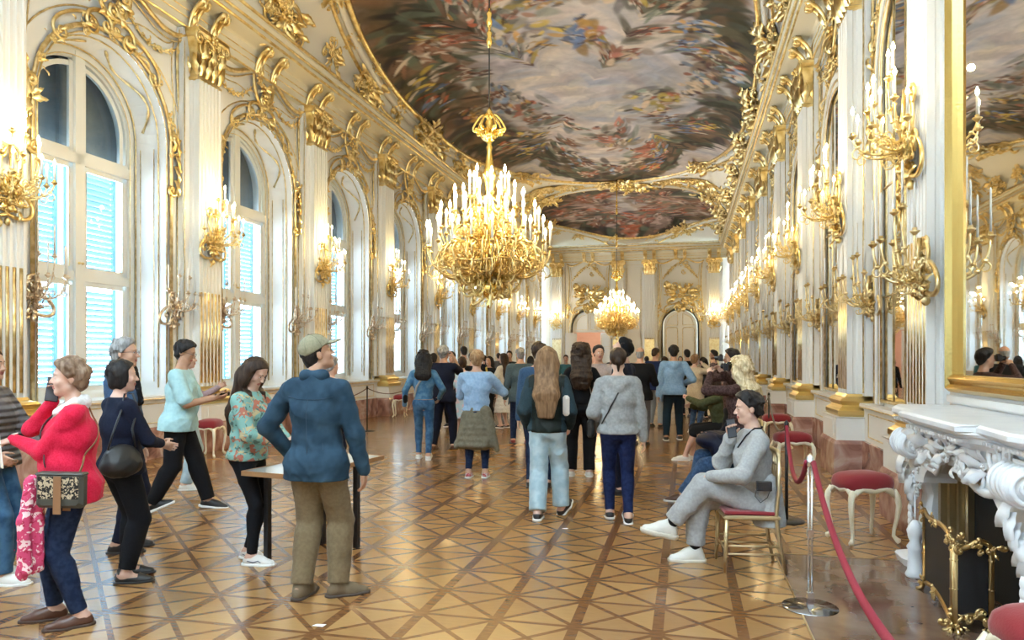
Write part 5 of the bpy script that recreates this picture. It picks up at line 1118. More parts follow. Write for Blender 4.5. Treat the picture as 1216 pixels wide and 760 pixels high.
# --- woman in the red sweater on the telephone
def red_extra(c):
    K, J, T, e = c['K'], c['J'], c['T'], c['e']
    S = Sdf(); 
    for sg in (-1, 1): S.u(rc(T((sg*.03, -.012, .835))*K, T((sg*.026, .045, .800))*K, .022*K, .018*K), .01)
    S.u(rc(T((0, -.035, .838))*K, T((0, -.03, .83))*K, .030*K), .02); S.u(rc(T((0, .050, .79))*K, T((0, .066, .735))*K, .016*K, .014*K), .01); np_obj('shirt_collar', S.mesh(.006), cloth('white_cotton', (.78, .78, .78)), e)
    phone(c, 'R', 'dark smartphone held to the ear by the woman in the red sweater', (0, .2, 1))
    wr = J['wrL']*K; f = c['HI']['L'][1]; w = MB(); M4 = frame4(tuple(wr-f*.012), np.cross(f, (0, 0, 1)), f); ring = [(.030*cos(a), 0, .026*sin(a)) for a in [2*pi*i/20 for i in range(20)]]; w.tube(ring, .007, 6, closed=True); w.lathe([(0, .026), (.017, .027), (.017, .035), (0, .036)], 14); q = MB().join(w, M4); q.build('wristwatch', mat('watch_white', (.75, .72, .66), .3), e)
    # bag, straps and scarf
    o, M4 = bag_box('crossbody_bag', 'olive crossbody bag with leopard print flap worn by the woman in the red sweater', 'bag', c, (-.10, .13, .535), (-.47, -.88, 0), (0, 0, 1), (.245, .185, .075), mat('olive_leather', (.055, .055, .045), .55))
    M4 = frame4(tuple(A_((-.165, .022, .530))*K), (-.47, -.88, -.02), (0, .02, 1)); 
    for ch_ in list(bpy.data.objects):
        if ch_.parent is o: bpy.data.objects.remove(ch_)
    ol = mat('olive_leather', (.055, .055, .045), .55); slab('bag_body', M4, (-.135, -.10, -.035), (.135, .10, .035), ol, o, .018); slab('print_panel', M4, (-.115, -.045, .032), (.115, .082, .038), LEOP, o, 0)
    slab('print_panel', M4, (-.115, -.045, -.038), (.115, .082, -.032), LEOP, o, 0)
    tan = mat('tan_leather', (.26, .13, .06), .5)
    for z in (.042, -.046): slab('closure_strap', M4, (-.022, -.13, z), (.022, .085, z+.004), tan, o, 0)
    slab('top_edge', M4, (-.137, .086, -.036), (.137, .102, .037), ol, o, .008)
    st = mat('webbing_strap', (.045, .035, .035), .6)
    P = hug(c, strap_pts(c, T((.045, .0, .842)), T((-.12, .085, .61)), .6), .006); mb = MB(); mb.tube([tuple(p) for p in P], .013, 6, flat=.3); mb.build('strap', st, o)
    P = hug(c, strap_pts(c, T((.05, -.02, .84)), T((-.11, -.05, .64)), -.6), .006); mb = MB(); mb.tube([tuple(p) for p in P], .013, 6, flat=.3); mb.tube([tuple(A_((-.12, -.045, .64))*K), tuple(A_((-.15, -.04, .61))*K), tuple(A_((-.17, -.03, .58))*K)], .016, 6, flat=.3); mb.build('strap', tan, o)
    S = Sdf(); R = np.random.RandomState(2)
    for i in range(7):
        x, y = .015+R.uniform(-.03, .03), .115+R.uniform(-.035, .035); p = [(x-.09, y, .565-R.uniform(0, .03)), (x-.10, y+.02, .42), (x-.09+R.uniform(-.02, .02), y+.02+R.uniform(-.02, .02), .22-R.uniform(-.06, .06))]
        for a, b in zip(p, p[1:]): S.u(rc(A_(a)*K, A_(b)*K, .020*K, .017*K), .015)
    S.post = [folds(.022, 55., 3, (1, 1, .25))]; o2 = world_thing(c, 'scarf', 'pink and white patterned scarf hanging from the bag of the woman in red', 'scarf'); np_obj('cloth', S.mesh(.008), SCARF, o2)
    pg = world_thing(c, 'papers', 'folded white papers in the hand of the woman in the red sweater', 'paper'); wr, f, pn, t, mm = c['HI']['L']; M4 = frame4(tuple((wr+f*.045)*K+A_((0, .0, -.05))), (1, .3, 0), (0, .1, 1)); slab('sheet', M4, (-.03, -.10, -.003), (.03, .10, .003), mat('paper', (.9, .9, .88), .8), pg, 0)
person('woman in a red sweater and jeans holding a phone to her ear, facing left', 86, 4.34, 118, 1.585, N, skin=SK3, build=1.17, belly=.6, female=True, head=(4, 2, 0), handR=(.082, .070, .838), poleR=(.6, .5, -1), handL=(.045, .19, .70), poleL=(-.8, -.5, -1),
       footR=(.06, .06), footL=(-.07, -.03), toe=(-6, 4), top=dict(mat=cloth('red_knit', (.62, .008, .045), (.70, .02, .07), 120.), g=.016, waist=.018, hem=.465, neck=.828, fold=.020, wide=.9, name='sweater'), bottom=dict(mat=JEAND, g=.006, cuff=.97, loose=.001), shoes=dict(mat=BRSH, sole=BRSO, high=.0), hair=dict(kind='fringe', mat=hairmat('short_brown_hair', (.13, .075, .045), (.34, .24, .17)), g=.14, rough=.012, line=(-.1, 1.15)), curlR=.9, curlL=.7, fingR=(-.25, -.1, 1), palmR=(-1, .2, 0), fingL=(.1, 1, -.25), palmL=(.3, 0, -1), extra=red_extra)
# --- quilted jacket at the left edge
QUILT = mat('quilted_nylon', (.13, .12, .125), .45, bump=(10., .2)); nt = QUILT.node_tree; tc_ = nt.nodes.new('ShaderNodeTexCoord'); wv = nt.nodes.new('ShaderNodeTexWave'); wv.bands_direction = 'Z'; wv.inputs['Scale'].default_value = 6.5; wv.inputs['Distortion'].default_value = .6; nt.links.new(tc_.outputs['Object'], wv.inputs[0]); bp_ = [n for n in nt.nodes if n.type == 'BUMP'][0]; bp_.inputs['Strength'].default_value = .8; bp_.inputs['Distance'].default_value = .02; nt.links.new(wv.outputs['Fac'], bp_.inputs['Height'])
person('person in a grey quilted jacket and light jeans cut off by the left edge', -14, 5.12, -88, 1.66, .010, skin=SK1, build=1.1, female=True, handL=(-.10, .20, .50), poleL=(-.5, -1, -.3), handR=(.14, .12, .56), footR=(.06, .10), footL=(-.06, .02), top=dict(mat=QUILT, g=.024, hem=.49, waist=.014, fold=.012, wide=1.1, name='jacket', neck=.85), bottom=dict(mat=JEANM, g=.010, loose=.006), shoes=SW, hair=dict(kind='bob', mat=BRNH))
# --- woman in black with the leather handbag
def black_extra(c):
    K, T = c['K'], c['T']; o = world_thing(c, 'shoulder_bag', 'slouchy black leather shoulder bag carried by the woman all in black', 'bag'); cc = A_((.135, -.055, .56))*K; S = Sdf()
    S.u(el(cc+A_((0, 0, -.03)), (.075, .145, .085)), .03); S.u(el(cc+A_((0, 0, .03)), (.045, .12, .09)), .04); S.post = [folds(.016, 30., 8)]; np_obj('bag_body', S.mesh(.009), LTH, o)
    mb = MB(); sh = T((.085, -.0, .852))*K
    P1 = [tuple(cc+A_((.01, -.09, .09))), tuple(cc+A_((.035, -.07, .20))), tuple(sh+A_((.018, -.055, -.10))), tuple(sh+A_((.0, -.03, 0))), tuple(sh+A_((.012, .02, .0))), tuple(sh+A_((.03, .045, -.10))), tuple(cc+A_((.03, .06, .22))), tuple(cc+A_((.01, .09, .09)))]; mb.tube(P1, .010, 6, flat=.6); mb.build('strap', LTH, o)
person('woman all in black with a black bob haircut and leather handbag, seen from behind', 143, 5.12, -38, 1.575, N, skin=SK3, build=1.08, female=True, head=(-25, 0, 0), handR=(.03, .19, .60), poleR=(1, -.8, -.5), handL=(-.06, .2, .60), footR=(.05, .0), footL=(-.07, .06), toe=(-40, -35), top=dict(mat=NAVY, g=.012, waist=.01, hem=.49, name='blouse', cuff=.85), bottom=dict(mat=BLK, g=.008, loose=.006, cuff=.95), shoes=dict(mat=LTH, sole=BSH, flat=True, thick=.006), hair=dict(kind='bob', mat=BLACKH, g=.12), extra=black_extra)
def gray_extra(c):
    hp, e = c['hp'], c['e']; m = MB()
    for sg in (-1, 1): m.tube([tuple(hp((sg*.26+.13*cos(a), .80, .04+.11*sin(a)))) for a in [2*pi*i/12 for i in range(12)]], .0014, 4, closed=True); m.tube([tuple(hp((sg*.40, .79, .06))), tuple(hp((sg*.66, .5, .08))), tuple(hp((sg*.68, -.1, .06)))], .0018, 4)
    m.tube([tuple(hp((-.13, .82, .06))), tuple(hp((.13, .82, .06)))], .0014, 4); m.build('glasses', BLACKM, e)
def gray_scarf(c):
    gray_extra(c); K, T = c['K'], c['T']; S = Sdf(); S.u(rc(T((-.03, .01, .845))*K, T((.03, .01, .845))*K, .045*K), .02); S.u(rc(T((0, .05, .83))*K, T((.01, .075, .70))*K, .022*K), .02); S.post = [folds(.012, 40., 3)]; np_obj('neck_scarf', S.mesh(.009), BLK, c['e'])
person('grey haired man with glasses and dark scarf behind the woman in black, looking right', 146, 5.95, -82, 1.755, .0095, skin=SK1, head=(0, 2, 0), top=dict(mat=cloth('slate_blue', (.05, .10, .19)), g=.014, name='jacket', neck=.845), bottom=dict(mat=NAVY), shoes=SBB, hair=dict(kind='short', mat=GREYHR, g=.08, line=(.0, 1.2)), extra=gray_scarf)
# --- man in the aqua t-shirt, striding right
def aqua_extra(c): gray_extra(c); phone(c, 'R', 'black phone in the hands of the man in the aqua shirt', (0, 1, .3))
person('man in an aqua t-shirt and black trousers striding right with a phone', 212, 7.45, -80, 1.775, .0095, skin=SK2, build=1.14, belly=.4, head=(-8, -14, 0), lean=4, handR=(.05, .205, .66), poleR=(.6, -.6, -1), handL=(-.06, .20, .665), poleL=(-.6, -.6, -1), footR=(.05, -.135, .055), footL=(-.055, .155, .045), heel=(-22, 8), kneeR=(.05, 1, .1),
       top=dict(mat=cloth('aqua_jersey', (.38, .62, .66), (.44, .68, .71), 30.), g=.018, waist=.014, hem=.475, cuff=.40, fold=.022, name='t_shirt', neck=.83), bottom=dict(mat=BLK, g=.010, loose=.008), shoes=dict(mat=BSH, sole=WSO), hair=dict(kind='short', mat=BLACKH, g=.10), fingR=(-.3, 1, .15), palmR=(-.5, 0, .8), fingL=(.5, 1, .1), palmL=(.5, 0, .8), extra=aqua_extra)
person('person in light blue jeans and white shoes mostly hidden behind the aqua shirted man', 221, 8.7, -70, 1.70, .012, female=True, skin=SK3, handR=(.04, .21, .72), handL=(-.03, .21, .72), poleR=(.6, -.5, -1), poleL=(-.6, -.5, -1), top=dict(mat=cloth('mauve_top', (.40, .30, .33))), bottom=dict(mat=JEANL, loose=.01), shoes=SW, hair=dict(kind='short', mat=BRNH))
# --- woman in the floral top
def floral_extra(c): phone(c, 'R', 'dark phone in the hands of the woman in the floral top', (0, 1, .1))
person('woman with long dark hair in a green floral top looking down at her phone', 294, 5.62, -106, 1.60, N, skin=SK3, female=True, head=(-4, -30, 0), lean=5, handR=(.02, .20, .585), poleR=(.7, -.5, -.8), handL=(-.02, .205, .60), poleL=(-.7, -.5, -.8), footR=(.05, .06), footL=(-.045, -.03), toe=(8, -8), top=dict(mat=FLORAL, g=.022, waist=.020, hem=.505, fold=.022, name='floral_top', wide=1.5, cuff=.95), bottom=dict(mat=BLK, g=.004, cuff=.98, loose=-.002), shoes=dict(mat=WSH, sole=WSO, stripe=mat('shoe_stripe', (.03, .04, .09), .5)), hair=dict(kind='long', mat=BRNH, len=.20, front=True, rough=.010), fingR=(0, 1, -.1), palmR=(-.4, 0, .8), fingL=(.1, 1, 0), palmL=(.4, 0, .8), extra=floral_extra)
# --- man in cap
def cap_extra(c):
    hp, e, HR, hs = c['hp'], c['e'], c['HR'], c['hs']; S = Sdf(); S.u(el(hp((0, -.08, .40)), A_((.78, .90, .80))*hs, HR), .01); q, n = hp((0, 0, .30)), HR@unit((0, -.18, 1)); S.post = [lambda P, F: np.maximum(F, (q-P)@n)]
    km = cloth('khaki_cotton', (.25, .235, .15), (.30, .28, .19), 60.); cp_ = np_obj('cap', S.mesh(.006), km, e)
    S = Sdf(); S.u(el(hp((0, .95, .36)), A_((.58, .66, .10))*hs, HR@rotm(0, -.10)), .01); np_obj('cap_peak', S.mesh(.006), km, cp_)
    m = MB(); m.ell(tuple(hp((0, -.08, 1.20))), (.008,)*3, 8, 6)
    for k in range(6): a = pi/3*k+.3; m.tube([tuple(hp((.785*cos(a)*cos(p), -.08+.905*sin(a)*cos(p), .40+.805*sin(p)))) for p in [pi/2*i/8 for i in range(9)]], .0018, 4)
    m.build('cap_seams', mat('khaki_seam', (.17, .16, .10), .8), cp_)
    K, T = c['K'], c['T']; S = Sdf(); S.u(rc(T((-.035, -.018, .845))*K, T((.035, -.018, .845))*K, .026*K), .015); np_obj('jacket_collar', S.mesh(.007), JACKD, e)
    sm = MB(); seam = mat('denim_seam', (.02, .045, .08), .8)
    for pts in ([(-.11, -.1, .765), (-.05, -.1, .77), (0, -.1, .77), (.05, -.1, .77), (.11, -.1, .765)], [(.0, -.1, .77), (.0, -.1, .7), (0, -.1, .6), (0, -.1, .48)], [(.075, -.1, .60), (.08, -.1, .5), (.08, -.1, .46)]):
        P = hug(c, np.array([T(p) for p in pts])*K, .001); sm.tube([tuple(p) for p in P], .0022, 4)
    sm.build('seams', seam, c['e'])
person('man in a khaki cap, blue denim jacket and khaki trousers looking up, seen from behind', 376, 4.78, -12, 1.745, N, skin=SK2, build=1.04, head=(-48, 22, 0), handL=(-.15, .07, .535), poleL=(-1, -.75, .1), handR=(.175, .06, .455), poleR=(.8, -.6, 0), footR=(.075, .03), footL=(-.055, -.02), toe=(-55, 0), top=dict(mat=JACKD, g=.018, hem=.452, waist=.010, fold=.022, name='denim_jacket', neck=.85, wide=1.15), bottom=dict(mat=cloth('khaki_twill', (.17, .125, .07), (.20, .15, .085), 50.), g=.009, loose=.010, fold=.012), shoes=dict(mat=mat('suede_khaki', (.15, .11, .065), .85, bump=(80., .3)), sole=mat('dark_sole', (.06, .04, .03), .8), high=.035), hair=dict(kind='short', mat=BLACKH, g=.05, beard=True, tuft=False), curlL=.8, fingL=(.5, .2, -.8), palmL=(1, 0, 0), fingR=(.0, .1, -1), extra=cap_extra)
person('person in a pale pink shirt partly hidden behind the man in the cap', 393, 9.2, -40, 1.60, .012, skin=SK1, top=dict(mat=cloth('pale_pink', (.66, .58, .60)), g=.014), bottom=dict(mat=NAVY), shoes=SBB, hair=dict(kind='short', mat=GREYHR))
# --- mid-hall group on the left
def denim_bag(c):
    T = c['T']; strap(c, T((.06, -.02, .84)), T((-.13, -.05, .58)), -1, .016, mat('grey_strap', (.42, .40, .36), .7))
    o, _ = bag_box('crossbody_pouch', 'small bag at the hip of the woman in the denim jacket', 'bag', c, (-.165, -.02, .56), (0, 1, 0), (0, 0, 1), (.2, .13, .06), BLK)
person('woman in a blue denim jacket and jeans with a striped crossbody strap, from behind', 503, 11.25, 2, 1.69, .011, skin=SK2, female=True, build=1.06, footR=(.05, -.07, .05), footL=(-.05, .05), heel=(-15, 0), handL=(-.18, .04, .50), handR=(.14, .08, .56), top=dict(mat=cloth('faded_denim', (.05, .15, .28), (.12, .25, .38), 14.), g=.012, hem=.555, name='denim_jacket'), bottom=dict(mat=JEANM, g=.003), shoes=SW, hair=dict(kind='curly', mat=BLACKH, len=.06, g=.16), extra=denim_bag)
person('grey haired man in a navy t-shirt and dark trousers taking a photo, from behind', 527, 12.4, -12, 1.80, .012, skin=SK2, build=1.1, head=(-15, 15, 0), handR=(.06, .14, .88), poleR=(.4, .4, -1), footR=(.08, .05), footL=(-.09, -.05), top=dict(mat=NAVY, cuff=.42, g=.014, hem=.46), bottom=dict(mat=NAVY, loose=.004), shoes=dict(mat=BRSH, sole=BRSO), hair=dict(kind='short', mat=GREYHR))
person('woman with a brown bob in a pale blue printed dress seen from behind', 549, 13.5, 0, 1.60, .012, skin=SK3, female=True, handR=(.05, .15, .7), top=dict(mat=LILAC, g=.008, cuff=.4), bottom=dict(kind='skirt', mat=LILAC, z=.28, w=(.085, .13), fold=.02), shoes=SW, hair=dict(kind='bob', mat=BRNH))
person('tall dark haired man in white beyond the woman with the bob', 551, 17.5, 20, 1.86, .015, top=dict(mat=cloth('white_cotton', (.78, .78, .78))), bottom=dict(mat=NAVY), shoes=SB, hair=dict(kind='short', mat=BLACKH))
person('man with short dark hair facing the camera behind the photographing man', 537, 16.5, 160, 1.72, .015, top=dict(mat=BLK), bottom=dict(mat=BLK), shoes=SB, hair=dict(kind='short', mat=BLACKH))
person('dark haired person in black beside the tall man in white', 561, 15.5, 0, 1.70, .015, top=dict(mat=BLK), bottom=dict(mat=BLK), shoes=SB, hair=dict(kind='short', mat=BLACKH, g=.16))
person('dark haired visitor glimpsed behind the woman in the denim jacket', 515, 15.5, 10, 1.68, .015, top=dict(mat=NAVY), bottom=dict(mat=NAVY), shoes=SB, hair=dict(kind='short', mat=BLACKH))
def waist_jacket(c):
    K = c['K']; S = Sdf(); p = c['pel']
    for i in range(7): z = .535-.045*i; w = .090+.0125*i; S.u(el((p+A_((0, -.012, z-.525)))*K, A_((w, w*.72, .045))*K), .04)
    S.u(rc((p+A_((.08, -.04, .0)))*K, (p+A_((.165, -.04, -.30)))*K, .045*K, .024*K), .05); S.u(rc((p+A_((-.07, -.03, -.03)))*K, (p+A_((-.15, -.03, -.27)))*K, .045*K, .022*K), .04)
    S.post = [folds(.030, 20., 4, (1, 1, .4))]; np_obj('jacket_round_waist', S.mesh(.011), cloth('olive_khaki', (.16, .145, .10), (.20, .18, .13), 30.), c['e'])
person('person in a light blue shirt with an olive jacket tied round the waist', 566, 9.5, -4, 1.685, .0105, skin=SK1, build=1.12, head=(5, 3, 0), handR=(.10, .16, .68), poleR=(1, -.3, -.5), handL=(-.06, .19, .68), poleL=(-.6, -.3, -1), footR=(.065, .02), footL=(-.065, 0), top=dict(mat=cloth('sky_blue_cotton', (.27, .42, .62), (.33, .48, .68), 30.), g=.016, hem=.53, waist=.012, fold=.024, name='shirt'), bottom=dict(mat=JEAND, cuff=.93, g=.003), shoes=dict(mat=mat('red_white_shoe', (.62, .50, .50), .5, noise=(40., (.45, .03, .04), .45, .55)), sole=WSO), hair=dict(kind='short', mat=SHORTB, g=.16), extra=waist_jacket)
person('dark haired woman in black and yellow facing left beyond the blue shirt', 581, 17., 150, 1.62, .015, female=True, top=dict(mat=BLK), bottom=dict(mat=BLK), shoes=SBB, hair=dict(kind='long', mat=BLACKH, len=.15), extra=lambda c: strap(c, c['T']((.05, .02, .84)), c['T']((-.08, .06, .70)), 1, .03, mat('yellow_cloth', (.55, .38, .06), .8)))
person('young woman with long dark hair in a white knee length dress, facing left', 598, 16.2, 50, 1.69, .013, female=True, skin=SK3, head=(20, 0, 0), handL=(-.05, .14, .62), handR=(.06, .15, .62), poleR=(1, -.3, -1), poleL=(-1, -.3, -1), top=dict(mat=cloth('white_dress', (.76, .74, .68)), g=.012, cuff=.7, wide=1.8), bottom=dict(kind='skirt', mat=cloth('white_dress', (.76, .74, .68)), z=.21, w=(.085, .15), fold=.03, name='skirt'), shoes=dict(mat=BSH, sole=WSO, flat=True), hair=dict(kind='long', mat=BRNH, len=.26))
person('dark haired man looking right behind the woman in white', 605, 20., 170, 1.77, .016, top=dict(mat=BLK), bottom=dict(mat=BLK), shoes=SBB, hair=dict(kind='short', mat=BLACKH))
person('grey haired man in a grey blue blazer, navy trousers and red shoes', 618, 13.2, 6, 1.775, .012, build=1.1, skin=SK1, footR=(.07, -.04), footL=(-.07, .05), top=dict(mat=cloth('grey_blue_wool', (.075, .115, .14)), g=.018, hem=.44, name='blazer'), bottom=dict(mat=JEAND), shoes=dict(mat=mat('oxblood_shoe', (.16, .01, .015), .35), sole=BSH), hair=dict(kind='short', mat=GREYHR, g=.03))
person('person in a blue shirt directly behind the long haired woman', 640, 8.8, -6, 1.775, .012, skin=SK1, top=dict(mat=cloth('muted_blue', (.045, .10, .19)), g=.012), bottom=dict(mat=JEAND), shoes=SBB, hair=dict(kind='short', mat=BRNH, g=.16))
# --- long haired woman in pale jeans
def long_extra(c):
    T = c['T']; o, M4 = bag_box('shoulder_pouch', 'white pouch under the arm of the woman in pale jeans', 'bag', c, (.115, -.075, .66), (.7, -.3, 0), (0, 0, 1), (.07, .20, .05), mat('cream_leather', (.62, .56, .50), .5), bev=.02); P = hug(c, np.array([T(p) for p in [(.10, -.09, .70), (.105, -.07, .76), (.09, -.03, .85), (.09, .03, .84)]])*c['K'], .004); m = MB(); m.tube([tuple(p) for p in P], .006, 5); m.build('strap', LTH, o)
def bomber(C, J, T): return (np.abs(C[:, 0]) > .085+.02*(C[:, 2] > .76)).astype(int)
person('woman with very long brown hair in a dark green jacket and wide pale jeans', 650, 7.15, -8, 1.705, .0095, skin=SK3, female=True, build=1.05, head=(-6, 4, 0), handR=(.125, .085, .53), poleR=(.35, -1, -.2), handL=(-.125, .09, .53), poleL=(-.35, -1, -.2), footR=(.075, .085, .045), footL=(-.05, -.075, .045), heel=(-28, 0), toe=(-25, 0), top=dict(mat=[cloth('dark_green_satin', (.008, .014, .012), rough=.5), cloth('slate_sleeve', (.028, .052, .066))], paint=bomber, g=.022, waist=.012, hem=.50, fold=.020, name='bomber_jacket', wide=1.4), bottom=dict(mat=JEANL, g=.010, loose=.012, flare=.006, fold=.016), shoes=dict(mat=BSH, sole=WSO), hair=dict(kind='long', mat=MIDH, len=.22, w=.045, g=.12), extra=long_extra)
person('woman in black with long curly dark hair and flared black trousers', 690, 9.6, -4, 1.77, .0105, skin=SK3, female=True, handR=(.12, .1, .60), handL=(-.10, .13, .62), footR=(.062, 0), footL=(-.075, .02), top=dict(mat=BLK, g=.008, hem=.55, cuff=.9), bottom=dict(mat=BLK, g=.004, loose=.006, flare=.012), shoes=SW, hair=dict(kind='curly', mat=BRNH, len=.13, g=.30, w=.05, rough=.034, freq=38.), extra=lambda c: strap(c, c['T']((-.04, -.02, .84)), c['T']((.11, -.05, .62)), -1, .006, mat('cream_leather', (.62, .56, .50), .5)))
person('young man with a dark moustache in a beige t-shirt facing the camera', 711, 11.5, 178, 1.79, .011, skin=SK1, head=(10, 0, 0), handR=(.05, .13, .60), handL=(-.05, .13, .60), poleR=(1, -.4, -.6), poleL=(-1, -.4, -.6), top=dict(mat=cloth('beige_jersey', (.42, .35, .34)), g=.014, cuff=.42), bottom=dict(mat=NAVY), shoes=SB, hair=dict(kind='short', mat=BLACKH, g=.06, beard='moustache'))
def beret(c): hp, hs, HR = c['hp'], c['hs'], c['HR']; S = Sdf(); S.u(el(hp((0, -.22, .52)), A_((.86, .98, .62))*hs, HR@rotm(0, .35)), .01); S.post = [folds(.004, 60.)]; np_obj('beanie', S.mesh(.009), BLK, c['e'])
person('man in a black beanie gazing up to the left, behind the grey hoodie', 740, 8.4, 62, 1.83, .0105, skin=SK3, head=(12, 32, 0), top=dict(mat=NAVY, g=.016), bottom=dict(mat=NAVY), shoes=SBB, hair=dict(kind='short', mat=BLACKH), extra=beret)
def hoodie_extra(c):
    T = c['T']; strap(c, T((.05, -.02, .825)), T((-.105, -.05, .565)), -1, .007, LTH); o, _ = bag_box('crossbody_pouch', 'small black crossbody bag at the hip of the woman in the grey hoodie', 'bag', c, (-.155, -.01, .535), (.2, 1, 0), (0, 0, 1), (.14, .18, .07), LTH)
person('woman in a light grey hoodie and navy jeans with hair tied back, walking away', 734, 7.0, -6, 1.69, .009, skin=SK3, female=True, build=1.08, handR=(.148, .03, .465), poleR=(.3, -1, 0), handL=(-.125, .10, .54), poleL=(-.35, -1, 0), footR=(.055, -.06, .05), footL=(-.045, .06, .043), heel=(-20, 6), top=dict(mat=GREYH, g=.022, waist=.016, hem=.505, kind='hood', name='hoodie', fold=.02, wide=1.4, neck=.84), bottom=dict(mat=cloth('navy_denim', (.007, .013, .052), (.012, .022, .075), 30.), g=.005), shoes=SB, hair=dict(kind='updo', mat=BRNH, g=.12, rough=.010), extra=hoodie_extra)
# --- right of centre, farther off
person('balding grey man in a black jacket seen from behind', 760, 13., -20, 1.785, .013, skin=SK1, build=1.15, handR=(.07, .15, .70), poleR=(.5, -.3, -1), top=dict(mat=BLK, g=.018, hem=.46), bottom=dict(mat=cloth('grey_trouser', (.14, .14, .15))), shoes=SBB, hair=dict(kind='bald', mat=GREYHR, g=.03))
person('man in a navy jacket and faded grey jeans with head bent right', 778, 16.3, -35, 1.81, .013, skin=SK1, build=1.08, head=(-15, -12, 0), footR=(.07, 0), footL=(-.09, .05), top=dict(mat=cloth('ink_blue', (.014, .028, .095)), g=.018, hem=.47), bottom=dict(mat=cloth('grey_denim', (.30, .34, .38)), loose=.008), shoes=SBB, hair=dict(kind='short', mat=BRNH, g=.05))
person('man in a light blue hooded jacket and dark jeans seen from behind', 800, 13.8, -8, 1.825, .012, skin=SK2, build=1.08, footR=(.07, .06), footL=(-.08, -.04), handR=(.13, .1, .60), top=dict(mat=cloth('powder_blue', (.20, .36, .58), (.26, .42, .64), 30.), g=.022, hem=.48, kind='hood', waist=.012, wide=1.3, name='hooded_jacket'), bottom=dict(mat=cloth('petrol_denim', (.012, .03, .05)), loose=.004), shoes=SB, hair=dict(kind='short', mat=BLACKH, g=.13))
person('woman in a long cream cardigan holding a phone to her eye', 825, 15.2, -52, 1.655, .013, skin=SK3, female=True, handR=(.05, .12, .87), poleR=(1, .2, -1), handL=(-.03, .14, .86), top=dict(mat=cloth('cream_knit', (.62, .52, .38)), g=.022, hem=.32, waist=.012, name='cardigan'), bottom=dict(mat=JEAN), shoes=SW, hair=dict(kind='short', mat=MIDH, g=.14))
person('dark haired visitor in black just left of the cream cardigan woman', 816, 19., 10, 1.80, .016, top=dict(mat=BLK), bottom=dict(mat=NAVY), shoes=SBB, hair=dict(kind='short', mat=BLACKH))
person('woman in black with long black hair standing near the far right wall', 835, 18.2, 20, 1.60, .016, female=True, top=dict(mat=BLK), bottom=dict(mat=BLK), shoes=SBB, hair=dict(kind='long', mat=BLACKH, len=.2))
person('young man in a black t-shirt facing left near the far right wall', 848, 18.8, 80, 1.78, .015, skin=SK2, handR=(.05, .15, .6), top=dict(mat=BLK, cuff=.42), bottom=dict(mat=cloth('grey_black', (.03, .03, .035))), shoes=SBB, hair=dict(kind='short', mat=BLACKH, g=.14))
for i, (u_, s_, psi, H_, hk, tm, lab) in enumerate([(575, 23, 30, 1.66, 'short', NAVY, 'distant visitor in navy between the blue shirt and the woman in white'), (630, 24, 0, 1.64, 'long', BLK, 'distant dark haired visitor seen between the grey blazer and the long haired woman'), (672, 22, 170, 1.66, 'short', cloth('teal_cloth', (.05, .16, .18)), 'distant visitor in teal facing the camera left of the beige shirt'),
        (727, 26, 20, 1.70, 'short', BLK, 'distant dark headed visitor right of the moustached man'), (789, 21, 15, 1.62, 'long', BRNH and BLK, 'woman with long dark hair between the navy and the light blue jackets'), (768, 24, 0, 1.62, 'short', JEAN, 'distant visitor in blue left of the navy jacket'), (592, 27, 0, 1.75, 'short', cloth('grey_trouser', (.14, .14, .15)), 'distant visitor in grey beyond the woman in white'), (808, 25, 160, 1.63, 'bob', NAVY, 'distant visitor in navy behind the light blue jacket')]):
    person(lab, u_, s_, psi, H_, .018, female=hk != 'short', top=dict(mat=tm), bottom=dict(mat=BLK), shoes=SBB, hair=dict(kind=hk, mat=BLACKH if i % 2 else BRNH, len=.15))
# --- blond woman photographing, someone behind her
def camera_thing(c, label, n='R'):
    K = c['K']; o = world_thing(c, 'camera', label, 'camera'); p = c['hp']((0, 1.15, .05)); M4 = frame4(tuple(p), c['HR']@A_((1, 0, 0)), c['HR']@A_((0, 0, 1))); slab('camera_body', M4, (-.06, -.04, -.03), (.06, .04, .03), PHB, o, .006); slab('viewfinder', M4, (-.02, .035, -.02), (.02, .055, .02), PHB, o, .004); b = MB(); b.lathe([(.028, .02), (.030, .03), (.030, .08), (.026, .085)], 16); MB().join(b, M4 @ Matrix.Rotation(pi, 4, 'X')).build('lens', PHB, o)
person('woman with big curly blond hair in a dark brown top raising a camera', 880, 7.45, 40, 1.585, .0095, skin=SK3, female=True, build=1.04, head=(4, 8, 0), handR=(.075, .185, .90), poleR=(1, .4, -.6), handL=(-.075, .185, .89), poleL=(-1, .4, -.6), footR=(.06, 0), footL=(-.06, 0), curlR=.8, curlL=.8, fingR=(-.5, .5, .8), fingL=(.5, .5, .8), palmR=(-1, .2, 0), palmL=(1, .2, 0), top=dict(mat=cloth('dark_brown_print', (.035, .018, .016), (.09, .05, .05), 45.), g=.014, hem=.50, name='blouse'), bottom=dict(mat=cloth('petrol_denim', (.012, .03, .05)), g=.006), shoes=SBB, hair=dict(kind='curly', mat=BLONDH, len=.05, g=.30, w=.052, rough=.034, freq=34., puff=1, line=(-.1, 1.2)), extra=lambda c: camera_thing(c, 'black camera held up by the blond woman'))
person('dark haired person holding up a black camera beyond the blond woman', 870, 9.6, 75, 1.70, .012, skin=SK2, handR=(.07, .15, .90), poleR=(1, .2, -.8), handL=(-.07, .15, .88), poleL=(-1, .2, -.8), top=dict(mat=cloth('dark_brown_print', (.035, .018, .016), (.09, .05, .05), 45.)), bottom=dict(mat=BLK), shoes=SBB, hair=dict(kind='short', mat=BLACKH, g=.16), extra=lambda c: camera_thing(c, 'black camera raised by the dark haired person beyond the blond woman'))
